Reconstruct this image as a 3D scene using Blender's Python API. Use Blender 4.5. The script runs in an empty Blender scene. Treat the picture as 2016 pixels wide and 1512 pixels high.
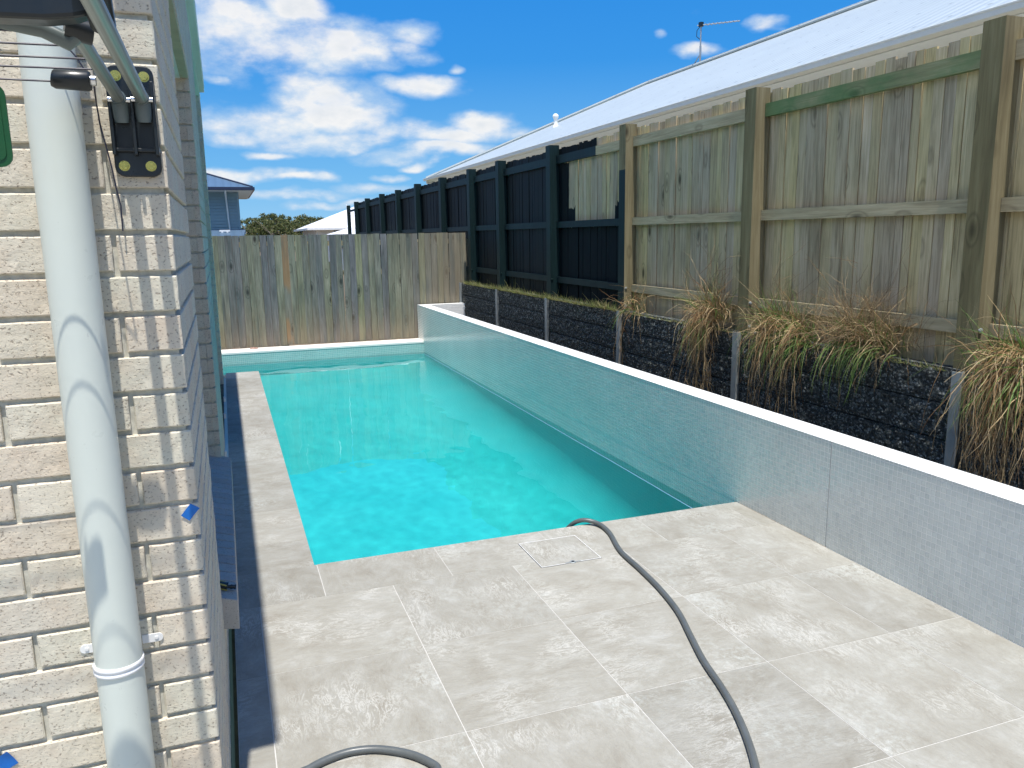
import bpy, bmesh, math, random
from mathutils import Vector, Matrix, noise as mn
random.seed(7)
rnd = random.random
def U(a, b): return a + (b - a) * random.random()
PI = math.pi
scn = bpy.context.scene
COL = scn.collection

# ------------------------------------------------------------------ camera
RV = Vector((0.94005913, -0.34067362, -0.01517591))
UV_ = Vector((0.07703788, 0.16880613, 0.98263404))
FV = Vector((0.33219571, 0.92490322, -0.18493252))
CAMZ = 1.61293764
FPX = 1555.607
cd = bpy.data.cameras.new('camera'); cam = bpy.data.objects.new('camera', cd); COL.objects.link(cam)
m = Matrix((RV, UV_, -FV)).transposed().to_4x4(); m.translation = Vector((0, 0, CAMZ))
cam.matrix_world = m
cd.sensor_width = 36; cd.lens = 36 * FPX / 2016; cd.clip_start = 0.05; cd.clip_end = 3000
scn.camera = cam
def ray(px, py): return FV + RV * ((px - 1008) / FPX) - UV_ * ((py - 756) / FPX)

# ------------------------------------------------------------------ view + render
scn.view_settings.view_transform = 'Standard'; scn.view_settings.look = 'None'
scn.view_settings.exposure = 0.68; scn.view_settings.gamma = 1
cy = scn.cycles
cy.use_denoising = True
cy.max_bounces = 10; cy.transparent_max_bounces = 12; cy.diffuse_bounces = 4; cy.glossy_bounces = 3; cy.transmission_bounces = 6
cy.caustics_reflective = False; cy.caustics_refractive = True
cy.sample_clamp_indirect = 6; cy.blur_glossy = 0.5

# ------------------------------------------------------------------ sun
SUND = Vector((-0.029, -0.28, 1.0)).normalized()
sl = bpy.data.lights.new('sun', 'SUN'); sl.energy = 3.9; sl.angle = math.radians(0.55); sl.color = (1.0, 0.955, 0.89)
so = bpy.data.objects.new('sun', sl); COL.objects.link(so)
so.rotation_euler = SUND.to_track_quat('Z', 'Y').to_euler(); so.location = (0, 0, 30)

# ------------------------------------------------------------------ node helper
class G:
    def __init__(s, tree): s.t = tree; s.n = tree.nodes; s.l = tree.links
    def node(s, typ, **k):
        n = s.n.new(typ)
        for a, b in k.items(): setattr(n, a, b)
        return n
    def put(s, sock, v):
        if v is None: return
        if hasattr(v, 'is_output') or hasattr(v, 'links'): s.l.new(v, sock)
        else:
            try: sock.default_value = v
            except Exception: sock.default_value = (v[0], v[1], v[2], 1)
    def math(s, op, a, b=None, c=None, clamp=False):
        n = s.node('ShaderNodeMath', operation=op); n.use_clamp = clamp
        s.put(n.inputs[0], a); s.put(n.inputs[1], b); s.put(n.inputs[2], c)
        return n.outputs[0]
    def mapr(s, v, a, b, c=0., d=1., smooth=False):
        n = s.node('ShaderNodeMapRange'); n.clamp = True
        if smooth: n.interpolation_type = 'SMOOTHSTEP'
        s.put(n.inputs[0], v)
        for i, q in enumerate((a, b, c, d)): s.put(n.inputs[i + 1], q)
        return n.outputs[0]
    def mix(s, f, a, b, mode='MIX'):
        n = s.node('ShaderNodeMix', data_type='RGBA', blend_type=mode)
        s.put(n.inputs[0], f)
        for i, v in ((6, a), (7, b)):
            if isinstance(v, tuple): v = (v[0], v[1], v[2], 1)
            s.put(n.inputs[i], v)
        return n.outputs[2]
    def vmul(s, v, t, off=None):
        n = s.node('ShaderNodeMapping'); s.put(n.inputs[0], v); n.inputs['Scale'].default_value = t
        if off is not None: s.put(n.inputs['Location'], off)
        return n.outputs[0]
    def noise(s, v, sc, det=4, rough=.55, dist=0.):
        n = s.node('ShaderNodeTexNoise'); s.put(n.inputs['Vector'], v)
        n.inputs['Scale'].default_value = sc; n.inputs['Detail'].default_value = det; n.inputs['Roughness'].default_value = rough
        n.inputs['Distortion'].default_value = dist
        return n.outputs[0]
    def voro(s, v, sc, feat='F1', out=0, rand=1.):
        n = s.node('ShaderNodeTexVoronoi', feature=feat); s.put(n.inputs['Vector'], v); n.inputs['Scale'].default_value = sc
        n.inputs['Randomness'].default_value = rand
        return n.outputs[out]
    def ramp(s, f, stops):
        n = s.node('ShaderNodeValToRGB'); s.put(n.inputs[0], f); e = n.color_ramp.elements
        while len(e) < len(stops): e.new(.5)
        for i, (p, c) in enumerate(stops): e[i].position = p; e[i].color = (c[0], c[1], c[2], 1)
        return n.outputs[0]
    def pos(s): return s.node('ShaderNodeNewGeometry').outputs['Position']
    def isl(s): return s.node('ShaderNodeNewGeometry').outputs['Random Per Island']
    def uv(s): return s.node('ShaderNodeUVMap').outputs[0]
    def sep(s, v):
        n = s.node('ShaderNodeSeparateXYZ'); s.put(n.inputs[0], v); return n.outputs
    def comb(s, x, y, z):
        n = s.node('ShaderNodeCombineXYZ'); s.put(n.inputs[0], x); s.put(n.inputs[1], y); s.put(n.inputs[2], z); return n.outputs[0]
    def bump(s, h, strength=.5, dist=.01, nrm=None):
        n = s.node('ShaderNodeBump'); s.put(n.inputs['Height'], h); n.inputs['Strength'].default_value = strength
        n.inputs['Distance'].default_value = dist
        if nrm is not None: s.put(n.inputs['Normal'], nrm)
        return n.outputs[0]
def mat(name):
    m = bpy.data.materials.new(name); m.use_nodes = True; t = m.node_tree
    g = G(t); b = t.nodes['Principled BSDF']; return m, g, b
def sset(g, b, color=None, rough=None, normal=None, metal=None, spec=None, coat=None, coatr=None):
    for k, v in (('Base Color', color), ('Roughness', rough), ('Normal', normal), ('Metallic', metal), ('Specular IOR Level', spec), ('Coat Weight', coat), ('Coat Roughness', coatr)):
        if v is None: continue
        if isinstance(v, tuple): v = (v[0], v[1], v[2], 1)
        g.put(b.inputs[k], v)
def plain(name, c, rough=.5, metal=0., var=.08, sc=6., bump=0., spec=.5):
    m, g, b = mat(name)
    n = g.noise(g.pos(), sc, 5, .6)
    f = g.mapr(n, .3, .7, 1 - var, 1 + var)
    col = g.mix(1., c, g.comb(f, f, f), 'MULTIPLY')
    r = g.mapr(g.noise(g.pos(), sc * 3, 4), .3, .7, max(0, rough - .08), min(1, rough + .08))
    nr = g.bump(g.noise(g.pos(), sc * 20, 3), bump, .002) if bump else None
    sset(g, b, col, r, nr, metal, spec)
    return m

# ------------------------------------------------------------------ sky with clouds
SKY_S = 0.15
w = bpy.data.worlds.new('World'); scn.world = w; w.use_nodes = True
g = G(w.node_tree); bg = w.node_tree.nodes['Background']; outn = w.node_tree.nodes['World Output']
sky = g.node('ShaderNodeTexSky', sky_type='NISHITA'); sky.sun_disc = False
sky.sun_elevation = math.asin(SUND.z); sky.sun_rotation = math.atan2(SUND.x, SUND.y) 
sky.air_density = 1.0; sky.dust_density = 0.4; sky.ozone_density = 3.0; sky.altitude = 20
tc = g.node('ShaderNodeTexCoord').outputs['Generated']
d = g.sep(tc)
deep = g.ramp(d[2], [(0.0, (.19, .38, .56)), (.07, (.10, .30, .54)), (.20, (.022, .19, .50)), (.42, (.0, .125, .46)), (1.0, (.012, .115, .38))])
dm = g.node('ShaderNodeVectorMath', operation='SCALE'); g.put(dm.inputs[0], deep); dm.inputs['Scale'].default_value = 1 / SKY_S
g.put(bg.inputs[0], g.mix(.975, sky.outputs[0], dm.outputs[0])); bg.inputs[1].default_value = SKY_S
az = g.math('ARCTAN2', d[0], d[1]); el = g.math('ARCSINE', d[2])
def ae(px, py):
    v = ray(px, py).normalized(); return math.atan2(v.x, v.y), math.asin(v.z)
wn = g.node('ShaderNodeTexNoise'); wn.inputs['Scale'].default_value = 9; wn.inputs['Detail'].default_value = 4
cvec = g.comb(az, g.math('MULTIPLY', el, 1.9), 3.1)
g.put(wn.inputs['Vector'], cvec)
wc = g.sep(wn.outputs['Color'])
azw = g.math('ADD', az, g.math('MULTIPLY', g.math('SUBTRACT', wc[0], .5), .09))
elw = g.math('ADD', el, g.math('MULTIPLY', g.math('SUBTRACT', wc[1], .5), .05))
ells = [(430, 70, 90, 85), (520, 75, 120, 65), (640, 85, 120, 60), (590, 20, 70, 50), (700, 110, 70, 30), (810, 60, 60, 28, .6), (815, 100, 50, 25, .5), (895, 132, 22, 12, .6),
        (615, 190, 90, 42), (540, 240, 160, 38), (690, 225, 110, 55), (815, 170, 70, 24), (650, 278, 130, 20), (470, 268, 65, 17), (537, 299, 46, 11),
        (960, 245, 75, 26), (880, 272, 150, 22), (860, 303, 130, 16), (1010, 262, 90, 22), (420, 160, 24, 14, .5),
        (500, 346, 130, 16, .75), (600, 352, 60, 10), (770, 345, 40, 9), (730, 372, 90, 14, .6), (560, 385, 150, 10, .5), (700, 400, 130, 9, .4), (830, 325, 40, 8),
        (1292, 68, 24, 13, .7), (1378, 103, 48, 18, .85), (1512, 42, 38, 18, .8)]
mx = None
for e in ells:
    a0, e0 = ae(e[0], e[1]); a1, _ = ae(e[0] + e[2], e[1]); _, e1 = ae(e[0], e[1] - e[3])
    k = e[4] if len(e) > 4 else 1.
    p = g.math('MULTIPLY', g.math('SUBTRACT', azw, a0), 1 / abs(a1 - a0)); q = g.math('MULTIPLY', g.math('SUBTRACT', elw, e0), 1 / abs(e1 - e0))
    v = g.math('SUBTRACT', k, g.math('ADD', g.math('MULTIPLY', p, p), g.math('MULTIPLY', q, q)))
    mx = v if mx is None else g.math('SMOOTH_MAX', mx, v, .35)
# bright unseen clouds behind and to the left, added as fill light
fillm = g.mapr(g.math('ADD', g.math('MULTIPLY', d[1], .55), d[0]), .0, -.30)
pl = g.comb(g.math('DIVIDE', d[0], g.math('MAXIMUM', d[2], .05)), g.math('DIVIDE', d[1], g.math('MAXIMUM', d[2], .05)), 0.)
gen = g.mapr(g.noise(pl, .55, 3), .44, .60, -1.5, 1.2)
gen = g.math('MULTIPLY_ADD', fillm, g.math('ADD', gen, 3.), -3.)
mx = g.math('MAXIMUM', g.math('MAXIMUM', mx, -1.5), gen)
fb = g.noise(cvec, 11, 9, .6)
fb2 = g.noise(cvec, 34, 6, .6)
den = g.math('ADD', g.math('ADD', mx, g.math('MULTIPLY', g.math('SUBTRACT', fb, .5), 3.6)), g.math('MULTIPLY', g.math('SUBTRACT', fb2, .5), .8))
cover = g.mapr(den, -.85, 1.25, 0, .94, True)
cover = g.math('MULTIPLY', cover, g.mapr(d[2], 0.0, .03))
shade = g.mapr(g.math('ADD', den, g.math('MULTIPLY', g.math('SUBTRACT', g.noise(cvec, 15, 6), .5), 3.)), .1, 2.2)
ccol = g.ramp(shade, [(0, (.60, .76, .93)), (.45, (1.0, .99, .97)), (1, (.72, .78, .84))])
bc = g.node('ShaderNodeBackground'); g.put(bc.inputs[0], ccol); g.put(bc.inputs[1], g.mapr(fillm, 0, 1, .60, 1.3))  # out-of-view clouds are brightened for fill
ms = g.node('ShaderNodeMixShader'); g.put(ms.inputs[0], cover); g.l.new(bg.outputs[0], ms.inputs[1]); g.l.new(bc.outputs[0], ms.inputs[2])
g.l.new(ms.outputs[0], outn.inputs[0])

# ------------------------------------------------------------------ mesh builder
class MB:
    def __init__(s): s.v = []; s.f = []; s.uv = []; s.mi = []
    def quad(s, pts, mi=0, uv=None):
        i = len(s.v); s.v += [tuple(p) for p in pts]; s.f.append(tuple(range(i, i + len(pts)))); s.mi.append(mi)
        s.uv.append(uv or [(p[0], p[1]) for p in pts])
    def hexa(s, c, mi=0, skip=()):
        # c: 8 corners, bottom 4 ccw then top 4 ccw
        i = len(s.v); s.v += [tuple(p) for p in c]
        F = dict(b=(3, 2, 1, 0), t=(4, 5, 6, 7), f=(0, 1, 5, 4), r=(1, 2, 6, 5), k=(2, 3, 7, 6), l=(3, 0, 4, 7))
        for k, q in F.items():
            if k in skip: continue
            s.f.append(tuple(i + j for j in q)); s.mi.append(mi)
            P = [Vector(c[j]) for j in q]; n = (P[1] - P[0]).cross(P[2] - P[0])
            a = max(range(3), key=lambda t: abs(n[t]))
            s.uv.append([((p.y, p.z) if a == 0 else (p.x, p.z) if a == 1 else (p.x, p.y)) for p in P])
    def box(s, x0, x1, y0, y1, z0, z1, mi=0, skip=()):
        s.hexa([(x0, y0, z0), (x1, y0, z0), (x1, y1, z0), (x0, y1, z0), (x0, y0, z1), (x1, y0, z1), (x1, y1, z1), (x0, y1, z1)], mi, skip)
    def bar(s, a, b, w, h, up=(0, 0, 1), mi=0):
        a = Vector(a); b = Vector(b); d = (b - a).normalized(); up = Vector(up); r = d.cross(up)
        if r.length < 1e-4: r = Vector((1, 0, 0))
        r.normalize(); u = r.cross(d).normalized(); r = r * w / 2; u = u * h / 2
        s.hexa([a - r - u, a + r - u, b + r - u, b - r - u, a - r + u, a + r + u, b + r + u, b - r + u], mi)
    def tube(s, pts, r, n=10, mi=0, cap=True, flat=1.):
        pts = [Vector(p) for p in pts]; R = r if isinstance(r, (list, tuple)) else [r] * len(pts)
        prev = None; i0 = len(s.v)
        for k, p in enumerate(pts):
            t = (pts[min(k + 1, len(pts) - 1)] - pts[max(k - 1, 0)]).normalized()
            if prev is None:
                a = Vector((0, 0, 1)) if abs(t.z) < .9 else Vector((1, 0, 0)); x = t.cross(a).normalized()
            else: x = (prev - t * prev.dot(t)).normalized()
            prev = x; y = t.cross(x)
            for j in range(n):
                an = 2 * PI * j / n; s.v.append(tuple(p + (x * math.cos(an) + y * math.sin(an) * flat) * R[k]))
        L = 0
        for k in range(len(pts) - 1):
            L2 = L + (pts[k + 1] - pts[k]).length
            for j in range(n):
                j2 = (j + 1) % n
                s.f.append((i0 + k * n + j, i0 + k * n + j2, i0 + (k + 1) * n + j2, i0 + (k + 1) * n + j)); s.mi.append(mi)
                s.uv.append([(j / n, L), ((j + 1) / n, L), ((j + 1) / n, L2), (j / n, L2)])
            L = L2
        if cap:
            s.f.append(tuple(i0 + j for j in reversed(range(n)))); s.mi.append(mi); s.uv.append([(0, 0)] * n)
            e = i0 + (len(pts) - 1) * n
            s.f.append(tuple(e + j for j in range(n))); s.mi.append(mi); s.uv.append([(0, 0)] * n)
    def lathe(s, c, prof, n=16, mi=0):
        s.tube([(c[0], c[1], c[2] + z) for r, z in prof], [r for r, z in prof], n, mi)
    def build(s, name, mats, parent=None, smooth=False, bevel=0, weld=False):
        me = bpy.data.meshes.new(name); o0 = Vector((0, 0, 0))
        if parent is not None: o0 = Vector(parent.get('_o', (0, 0, 0)))
        vs = [tuple(Vector(v) - o0) for v in s.v]
        me.from_pydata(vs, [], s.f); me.polygons.foreach_set('material_index', s.mi)
        ul = me.uv_layers.new(name='UVMap'); k = 0; flat = [c for u in s.uv for p in u for c in p]
        ul.data.foreach_set('uv', flat)
        if smooth: me.polygons.foreach_set('use_smooth', [True] * len(s.f))
        for m_ in (mats if isinstance(mats, (list, tuple)) else [mats]): me.materials.append(m_)
        me.validate(); me.update()
        if weld:
            bm = bmesh.new(); bm.from_mesh(me); bmesh.ops.remove_doubles(bm, verts=bm.verts, dist=.0005)
            for f_ in bm.faces: f_.smooth = True
            bm.to_mesh(me); bm.free()
        o = bpy.data.objects.new(name, me); COL.objects.link(o)
        if parent is not None:
            o.parent = parent; o['_o'] = tuple(o0)
        if bevel:
            b = o.modifiers.new('bevel', 'BEVEL'); b.width = bevel; b.segments = 2; b.limit_method = 'ANGLE'; b.angle_limit = .6
        if smooth:
            try: me.set_sharp_from_angle(angle=math.radians(50))
            except Exception: pass
        return o
def tag(o, label=None, cat=None, group=None, kind=None):
    for k, v in (('label', label), ('category', cat), ('group', group), ('kind', kind)):
        if v: o[k] = v
    return o
def thing(name, loc, label, cat, group=None):
    o = bpy.data.objects.new(name, None); COL.objects.link(o); o.location = loc; o.empty_display_size = .1
    o['_o'] = tuple(loc); tag(o, label, cat, group); return o
def struct(o): o['kind'] = 'structure'; return o
def P3(px, py, **k):
    dv = ray(px, py); o = Vector((0, 0, CAMZ)); (n, v), = k.items(); i = 'xyz'.index(n)
    return o + dv * ((v - o[i]) / dv[i])

# ------------------------------------------------------------------ materials
def brick_mat(name, base=(.69, .63, .51), soft=False):
    m, g, b = mat(name); p = g.pos(); r = g.isl()
    off = g.comb(g.math('MULTIPLY', r, 37.), g.math('MULTIPLY', r, 11.), g.math('MULTIPLY', r, 23.))
    n = g.node('ShaderNodeVectorMath', operation='ADD'); g.put(n.inputs[0], p); g.put(n.inputs[1], off); q = n.outputs[0]
    tint = g.ramp(r, [(0, base), (.3, tuple(c * k for c, k in zip(base, (.97, 1.0, .99)))), (.55, tuple(c * k for c, k in zip(base, (.96, .90, .87)))), (.8, tuple(c * 1.06 for c in base)), (1, tuple(c * k for c, k in zip(base, (.92, .92, .93))))])
    col = g.mix(g.mapr(g.noise(q, 14, 4, .6), .45, .75, 0, .55), tint, tuple(c * k for c, k in zip(base, (.92, .80, .74))))
    col = g.mix(g.mapr(g.noise(q, 30, 3, .6), .5, .8, 0, .4), col, tuple(min(1, c * 1.2) for c in base))
    st = g.vmul(q, (1, 1, 1.5))
    pit = g.mapr(g.noise(st, 150, 3, .6), .585, .66); pit2 = g.mapr(g.voro(g.vmul(q, (.7, 1, 1)), 120), .0, .16, 1, 0)
    sp = g.mapr(g.noise(q, 26, 2), .42, .6)
    pitc = g.math('MAXIMUM', g.math('MULTIPLY', pit, .8), g.math('MULTIPLY', pit2, sp))
    col = g.mix(g.math('MULTIPLY', pitc, .72), col, (.12, .08, .06))
    fine = g.noise(st, 300, 4, .7); med = g.noise(st, 85, 5, .7, .6)
    h = g.math('ADD', g.math('MULTIPLY', med, 1.2), g.math('MULTIPLY', fine, .5)); h = g.math('SUBTRACT', h, g.math('MULTIPLY', pitc, 1.2))
    sset(g, b, col, .92, g.bump(h, .4 if soft else .6, .0022), spec=.2)
    return m
M = {}
M['brick'] = brick_mat('cream_brick')
M['mortar'] = plain('mortar', (.60, .58, .49), .95, var=.18, sc=60, bump=.5, spec=.2)
M['pipe'] = plain('painted_pipe', (.66, .70, .66), .32, var=.04, sc=8)
def pipe_mat():
    m, g, b = mat('downpipe_paint'); p = g.pos()
    col = g.mix(g.mapr(g.noise(g.vmul(p, (1, 1, .5)), 14, 4), .62, .8, 0, .45), (.66, .70, .625), (.62, .57, .50))
    col = g.mix(g.mapr(g.noise(g.vmul(p, (2, 2, .7)), 30, 6, .7), .68, .76, 0, .6), col, (.40, .41, .40))
    sset(g, b, col, g.mapr(g.noise(p, 25, 4), .3, .7, .26, .42), g.bump(g.noise(p, 35, 2), .08, .004)); return m
M['pipe'] = pipe_mat()
M['white'] = plain('white_paint', (.80, .80, .78), .45, var=.04)
M['soffit'] = plain('soffit_board', (.72, .80, .74), .6, var=.03)
M['gutter_mint'] = plain('pale_green_gutter', (.62, .72, .66), .4, var=.03)
M['glass_dark'] = plain('dark_window_glass', (.02, .03, .035), .05, var=.02, spec=.9)
M['frame_al'] = plain('aluminium_frame', (.62, .66, .64), .35, .3)

def deck_mat():
    m, g, b = mat('stone_paver'); p = g.pos(); r = g.isl()
    n = g.node('ShaderNodeVectorMath', operation='ADD'); g.put(n.inputs[0], p); g.put(n.inputs[1], g.comb(g.math('MULTIPLY', r, 91.), g.math('MULTIPLY', r, 57.), 0.)); q = n.outputs[0]
    vr = g.node('ShaderNodeVectorRotate', rotation_type='Z_AXIS'); g.put(vr.inputs[0], q); g.put(vr.inputs['Angle'], g.math('MULTIPLY', g.math('ROUND', g.math('MULTIPLY', r, 7.)), PI / 2)); q = vr.outputs[0]
    a = g.noise(g.vmul(q, (1.5, .9, 1)), 4.6, 10, .74, .45)
    col = g.ramp(a, [(.28, (.240, .221, .184)), (.44, (.292, .279, .240)), (.56, (.327, .317, .280)), (.72, (.41, .408, .380))])
    # pale streaky veins
    st = g.vmul(q, (3.0, 1.0, 1))
    v = g.noise(st, 7.5, 9, .74, 1.6); vein = g.math('MULTIPLY', g.mapr(g.math('ABSOLUTE', g.math('SUBTRACT', v, .5)), 0, .035, 1, 0), g.mapr(g.noise(q, 3, 4), .48, .66))
    col = g.mix(g.math('MULTIPLY', vein, .85), col, (.55, .545, .51))
    bl = g.mapr(g.noise(q, 1.7, 4, .5), .52, .74); spk = g.mapr(g.noise(q, 34, 6, .75), .46, .66)
    col = g.mix(g.math('MULTIPLY', g.math('MULTIPLY', bl, spk), .85), col, (.50, .525, .50))
    grit = g.mapr(g.noise(g.vmul(q, (1.6, 1, 1)), 60, 6, .75), .62, .72)
    col = g.mix(g.math('MULTIPLY', grit, .7), col, (.14, .125, .11))
    f = g.mapr(r, 0, 1, .92, 1.07); col = g.mix(1., col, g.comb(f, f, g.math('MULTIPLY', f, .99)), 'MULTIPLY')
    h = g.math('ADD', g.noise(st, 14, 8, .7, 1.5), g.math('MULTIPLY', v, .8))
    sset(g, b, col, g.mapr(a, .3, .7, .72, .55), g.bump(h, .8, .005), spec=.35)
    return m
M['deck'] = deck_mat()
M['grout'] = plain('grout', (.52, .51, .48), .9, var=.1, sc=20)

def mosaic(name, c1=(.71, .735, .68), c2=(.66, .685, .635), gro=(.83, .83, .78), rough=.14):
    m, g, b = mat(name)
    n = g.node('ShaderNodeTexBrick'); n.offset = 0; n.squash = 1; g.put(n.inputs['Vector'], g.uv())
    n.inputs['Color1'].default_value = (*c1, 1); n.inputs['Color2'].default_value = (*c2, 1); n.inputs['Mortar'].default_value = (*gro, 1)
    n.inputs['Scale'].default_value = 1; n.inputs['Mortar Size'].default_value = .0026; n.inputs['Mortar Smooth'].default_value = .3
    n.inputs['Bias'].default_value = 0; n.inputs['Brick Width'].default_value = .0262; n.inputs['Row Height'].default_value = .0262
    f = n.outputs['Fac']
    # slightly uneven sheets of tiles: every tile leans its own way
    sn = g.node('ShaderNodeVectorMath', operation='SNAP'); g.put(sn.inputs[0], g.uv()); sn.inputs[1].default_value = (.0262, .0262, 1)
    wn = g.node('ShaderNodeTexWhiteNoise', noise_dimensions='3D'); g.put(wn.inputs[0], sn.outputs[0])
    lean = g.sep(wn.outputs['Color']); uvs = g.sep(g.uv()); sns = g.sep(sn.outputs[0])
    tl = g.math('ADD', g.math('MULTIPLY', g.math('SUBTRACT', lean[0], .5), g.math('SUBTRACT', uvs[0], sns[0])), g.math('MULTIPLY', g.math('SUBTRACT', lean[1], .5), g.math('SUBTRACT', uvs[1], sns[1])))
    h = g.math('ADD', g.math('MULTIPLY', g.math('SUBTRACT', 1., f), .0012), g.math('MULTIPLY', tl, .035))
    h = g.math('ADD', h, g.math('MULTIPLY', g.noise(g.uv(), 5, 2), .002))
    tv = g.mapr(g.noise(g.uv(), 2.2, 3), .3, .7, .95, 1.05)
    col = g.mix(1., n.outputs['Color'], g.comb(tv, tv, tv), 'MULTIPLY')
    sset(g, b, col, g.mapr(f, 0, 1, rough, .7), g.bump(h, 1., 1.), spec=.6)
    return m
M['mosaic'] = mosaic('glass_mosaic')

def wood(name, cols, axis=2, gs=1., bumpk=.5, rough=.85, knots=True, stain=None, vr=.86):
    m, g, b = mat(name); p = g.pos(); r = g.isl()
    n = g.node('ShaderNodeVectorMath', operation='ADD'); g.put(n.inputs[0], p); g.put(n.inputs[1], g.comb(g.math('MULTIPLY', r, 13.), g.math('MULTIPLY', r, 29.), g.math('MULTIPLY', r, 7.))); q = n.outputs[0]
    s1 = [1, 1, 1]; s1[axis] = .045
    dn = g.noise(q, 5, 2); 
    st = g.vmul(q, tuple(s1))
    gr = g.noise(st, 60 * gs, 6, .65, .7)
    s2 = [1, 1, 1]; s2[axis] = .16
    bl = g.noise(g.vmul(q, tuple(s2)), 9, 4, .6)
    col = g.ramp(g.math('ADD', g.math('MULTIPLY', gr, .6), g.math('MULTIPLY', bl, .4)), [(.3, cols[0]), (.5, cols[1]), (.7, cols[2])])
    f = g.mapr(r, 0, 1, vr, 1.12); col = g.mix(1., col, g.comb(f, g.math('MULTIPLY', f, .99), g.mapr(g.math('FRACT', g.math('MULTIPLY', r, 17.)), 0, 1, .84, 1.02)), 'MULTIPLY')
    h = gr
    if knots:
        s3 = [1, 1, 1]; s3[axis] = .45
        kv = g.voro(g.vmul(q, tuple(s3)), 5.2); k = g.mapr(kv, .06, .17, 1, 0)
        col = g.mix(g.math('MULTIPLY', k, .85), col, tuple(c * .3 for c in cols[0]))
        ring = g.mapr(g.math('ABSOLUTE', g.math('SUBTRACT', kv, .21)), 0, .04, .4, 0)
        col = g.mix(ring, col, tuple(c * .5 for c in cols[0]))
    if stain: col = stain(g, col, q, r)
    sset(g, b, col, rough, g.bump(h, bumpk, .003), spec=.2)
    return m
PALC = [(.17, .138, .078), (.47, .39, .245), (.65, .56, .385)]
M['pine'] = wood('weathered_pine', PALC)
M['pine_rail'] = wood('pine_rail', [(.24, .20, .12), (.40, .345, .215), (.55, .48, .32)], axis=1, knots=True)
M['pine_post'] = wood('sawn_post', [(.10, .085, .05), (.185, .160, .092), (.275, .245, .155)], axis=2, gs=.6)
def green_stain(g, col, q, r):
    return g.mix(g.mapr(g.noise(g.vmul(g.pos(), (1, .5, 1)), 7, 4), .35, .6, 0, .8), col, (.10, .19, .075))
M['pine_green'] = wood('green_stained_rail', [(.15, .15, .08), (.24, .25, .13), (.34, .34, .2)], axis=1, stain=green_stain)
BLK = (.0015, .0062, .0085)
M['black'] = wood('black_painted_timber', [tuple(c * .6 for c in BLK), BLK, tuple(c * 1.8 for c in BLK)], knots=False, rough=.6, bumpk=.3)
M['black_frame'] = wood('black_painted_frame', [(.004, .012, .013), (.0062, .019, .0205), (.011, .028, .030)], knots=False, rough=.5, bumpk=.3)
def patch(boxes, ragged=.05):
    def f(g, col, q, r):
        ps = g.sep(g.pos()); nz = g.math('MULTIPLY', g.math('SUBTRACT', g.noise(g.vmul(g.pos(), (1, 1, .25)), 18, 5, .7), .5), ragged * 2)
        jit = g.math('MULTIPLY', g.math('SUBTRACT', r, .5), ragged * 1.2)
        tot = None
        for (y0, y1, z0, z1) in boxes:
            a = g.math('SUBTRACT', (y1 - y0) / 2, g.math('ABSOLUTE', g.math('SUBTRACT', ps[1], (y0 + y1) / 2)))
            c = g.math('SUBTRACT', (z1 - z0) / 2, g.math('ABSOLUTE', g.math('SUBTRACT', ps[2], (z0 + z1) / 2)))
            v = g.math('MINIMUM', g.math('ADD', a, g.math('MULTIPLY', nz, .45)), g.math('ADD', g.math('ADD', c, nz), jit))
            tot = v if tot is None else g.math('MAXIMUM', tot, v)
        return g.mix(g.mapr(tot, -.004, .006), col, BLK)
    return f
M['pine_patched'] = wood('half_painted_palings', PALC, stain=patch([(8.33, 8.9, 1.2, 2.42), (8.15, 8.4, 1.7, 1.93), (6.86, 7.06, 1.7, 2.10), (7.02, 7.2, 1.7, 1.9), (6.0, 9.0, -1., 1.72), (7.62, 9.0, 2.46, 2.8)]))
M['post_patched'] = wood('half_painted_post', [(.15, .125, .055), (.26, .215, .10), (.36, .31, .17)], axis=2, gs=.6)
def scuff(g, col, q, r):
    ps = g.sep(g.pos()); n = g.noise(g.vmul(g.pos(), (1, 1, .2)), 22, 5, .7)
    k = g.math('MULTIPLY', g.mapr(n, .52, .64), g.mapr(ps[2], 2.02, 1.78))
    return g.mix(g.math('MULTIPLY', k, .35), col, (.16, .2, .14))
M['black_scuff'] = wood('scuffed_black_palings', [tuple(c * .6 for c in BLK), BLK, tuple(c * 1.8 for c in BLK)], knots=False, rough=.6, stain=scuff)
def grey_stain(g, col, q, r):
    ps = g.sep(g.pos()); f2 = g.math('FRACT', g.math('MULTIPLY', r, 41.))
    col = g.mix(g.mapr(g.math('ADD', ps[2], g.math('MULTIPLY', g.noise(g.vmul(q, (1, 1, .3)), 6, 3), .5)), .95, .35, 0, .5), col, (.22, .16, .10))
    band = g.mapr(ps[0], 2.4, 3.4, 0, .55); col = g.mix(band, col, (.27, .22, .15))
    o = g.math('MULTIPLY', g.math('GREATER_THAN', f2, .95), g.mapr(g.noise(g.vmul(q, (1, 1, .4)), 4, 2), .44, .52, 0, .75))
    col = g.mix(o, col, (.30, .18, .09))
    gt = g.math('MULTIPLY', g.mapr(g.noise(g.vmul(q, (1, 1, .12)), 11, 4), .5, .7), .5)
    return g.mix(gt, col, (.075, .10, .10))
M['grey_pal'] = wood('grey_weathered_palings', [(.06, .062, .052), (.185, .19, .152), (.34, .335, .28)], stain=grey_stain, bumpk=.7, vr=.72)

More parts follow.
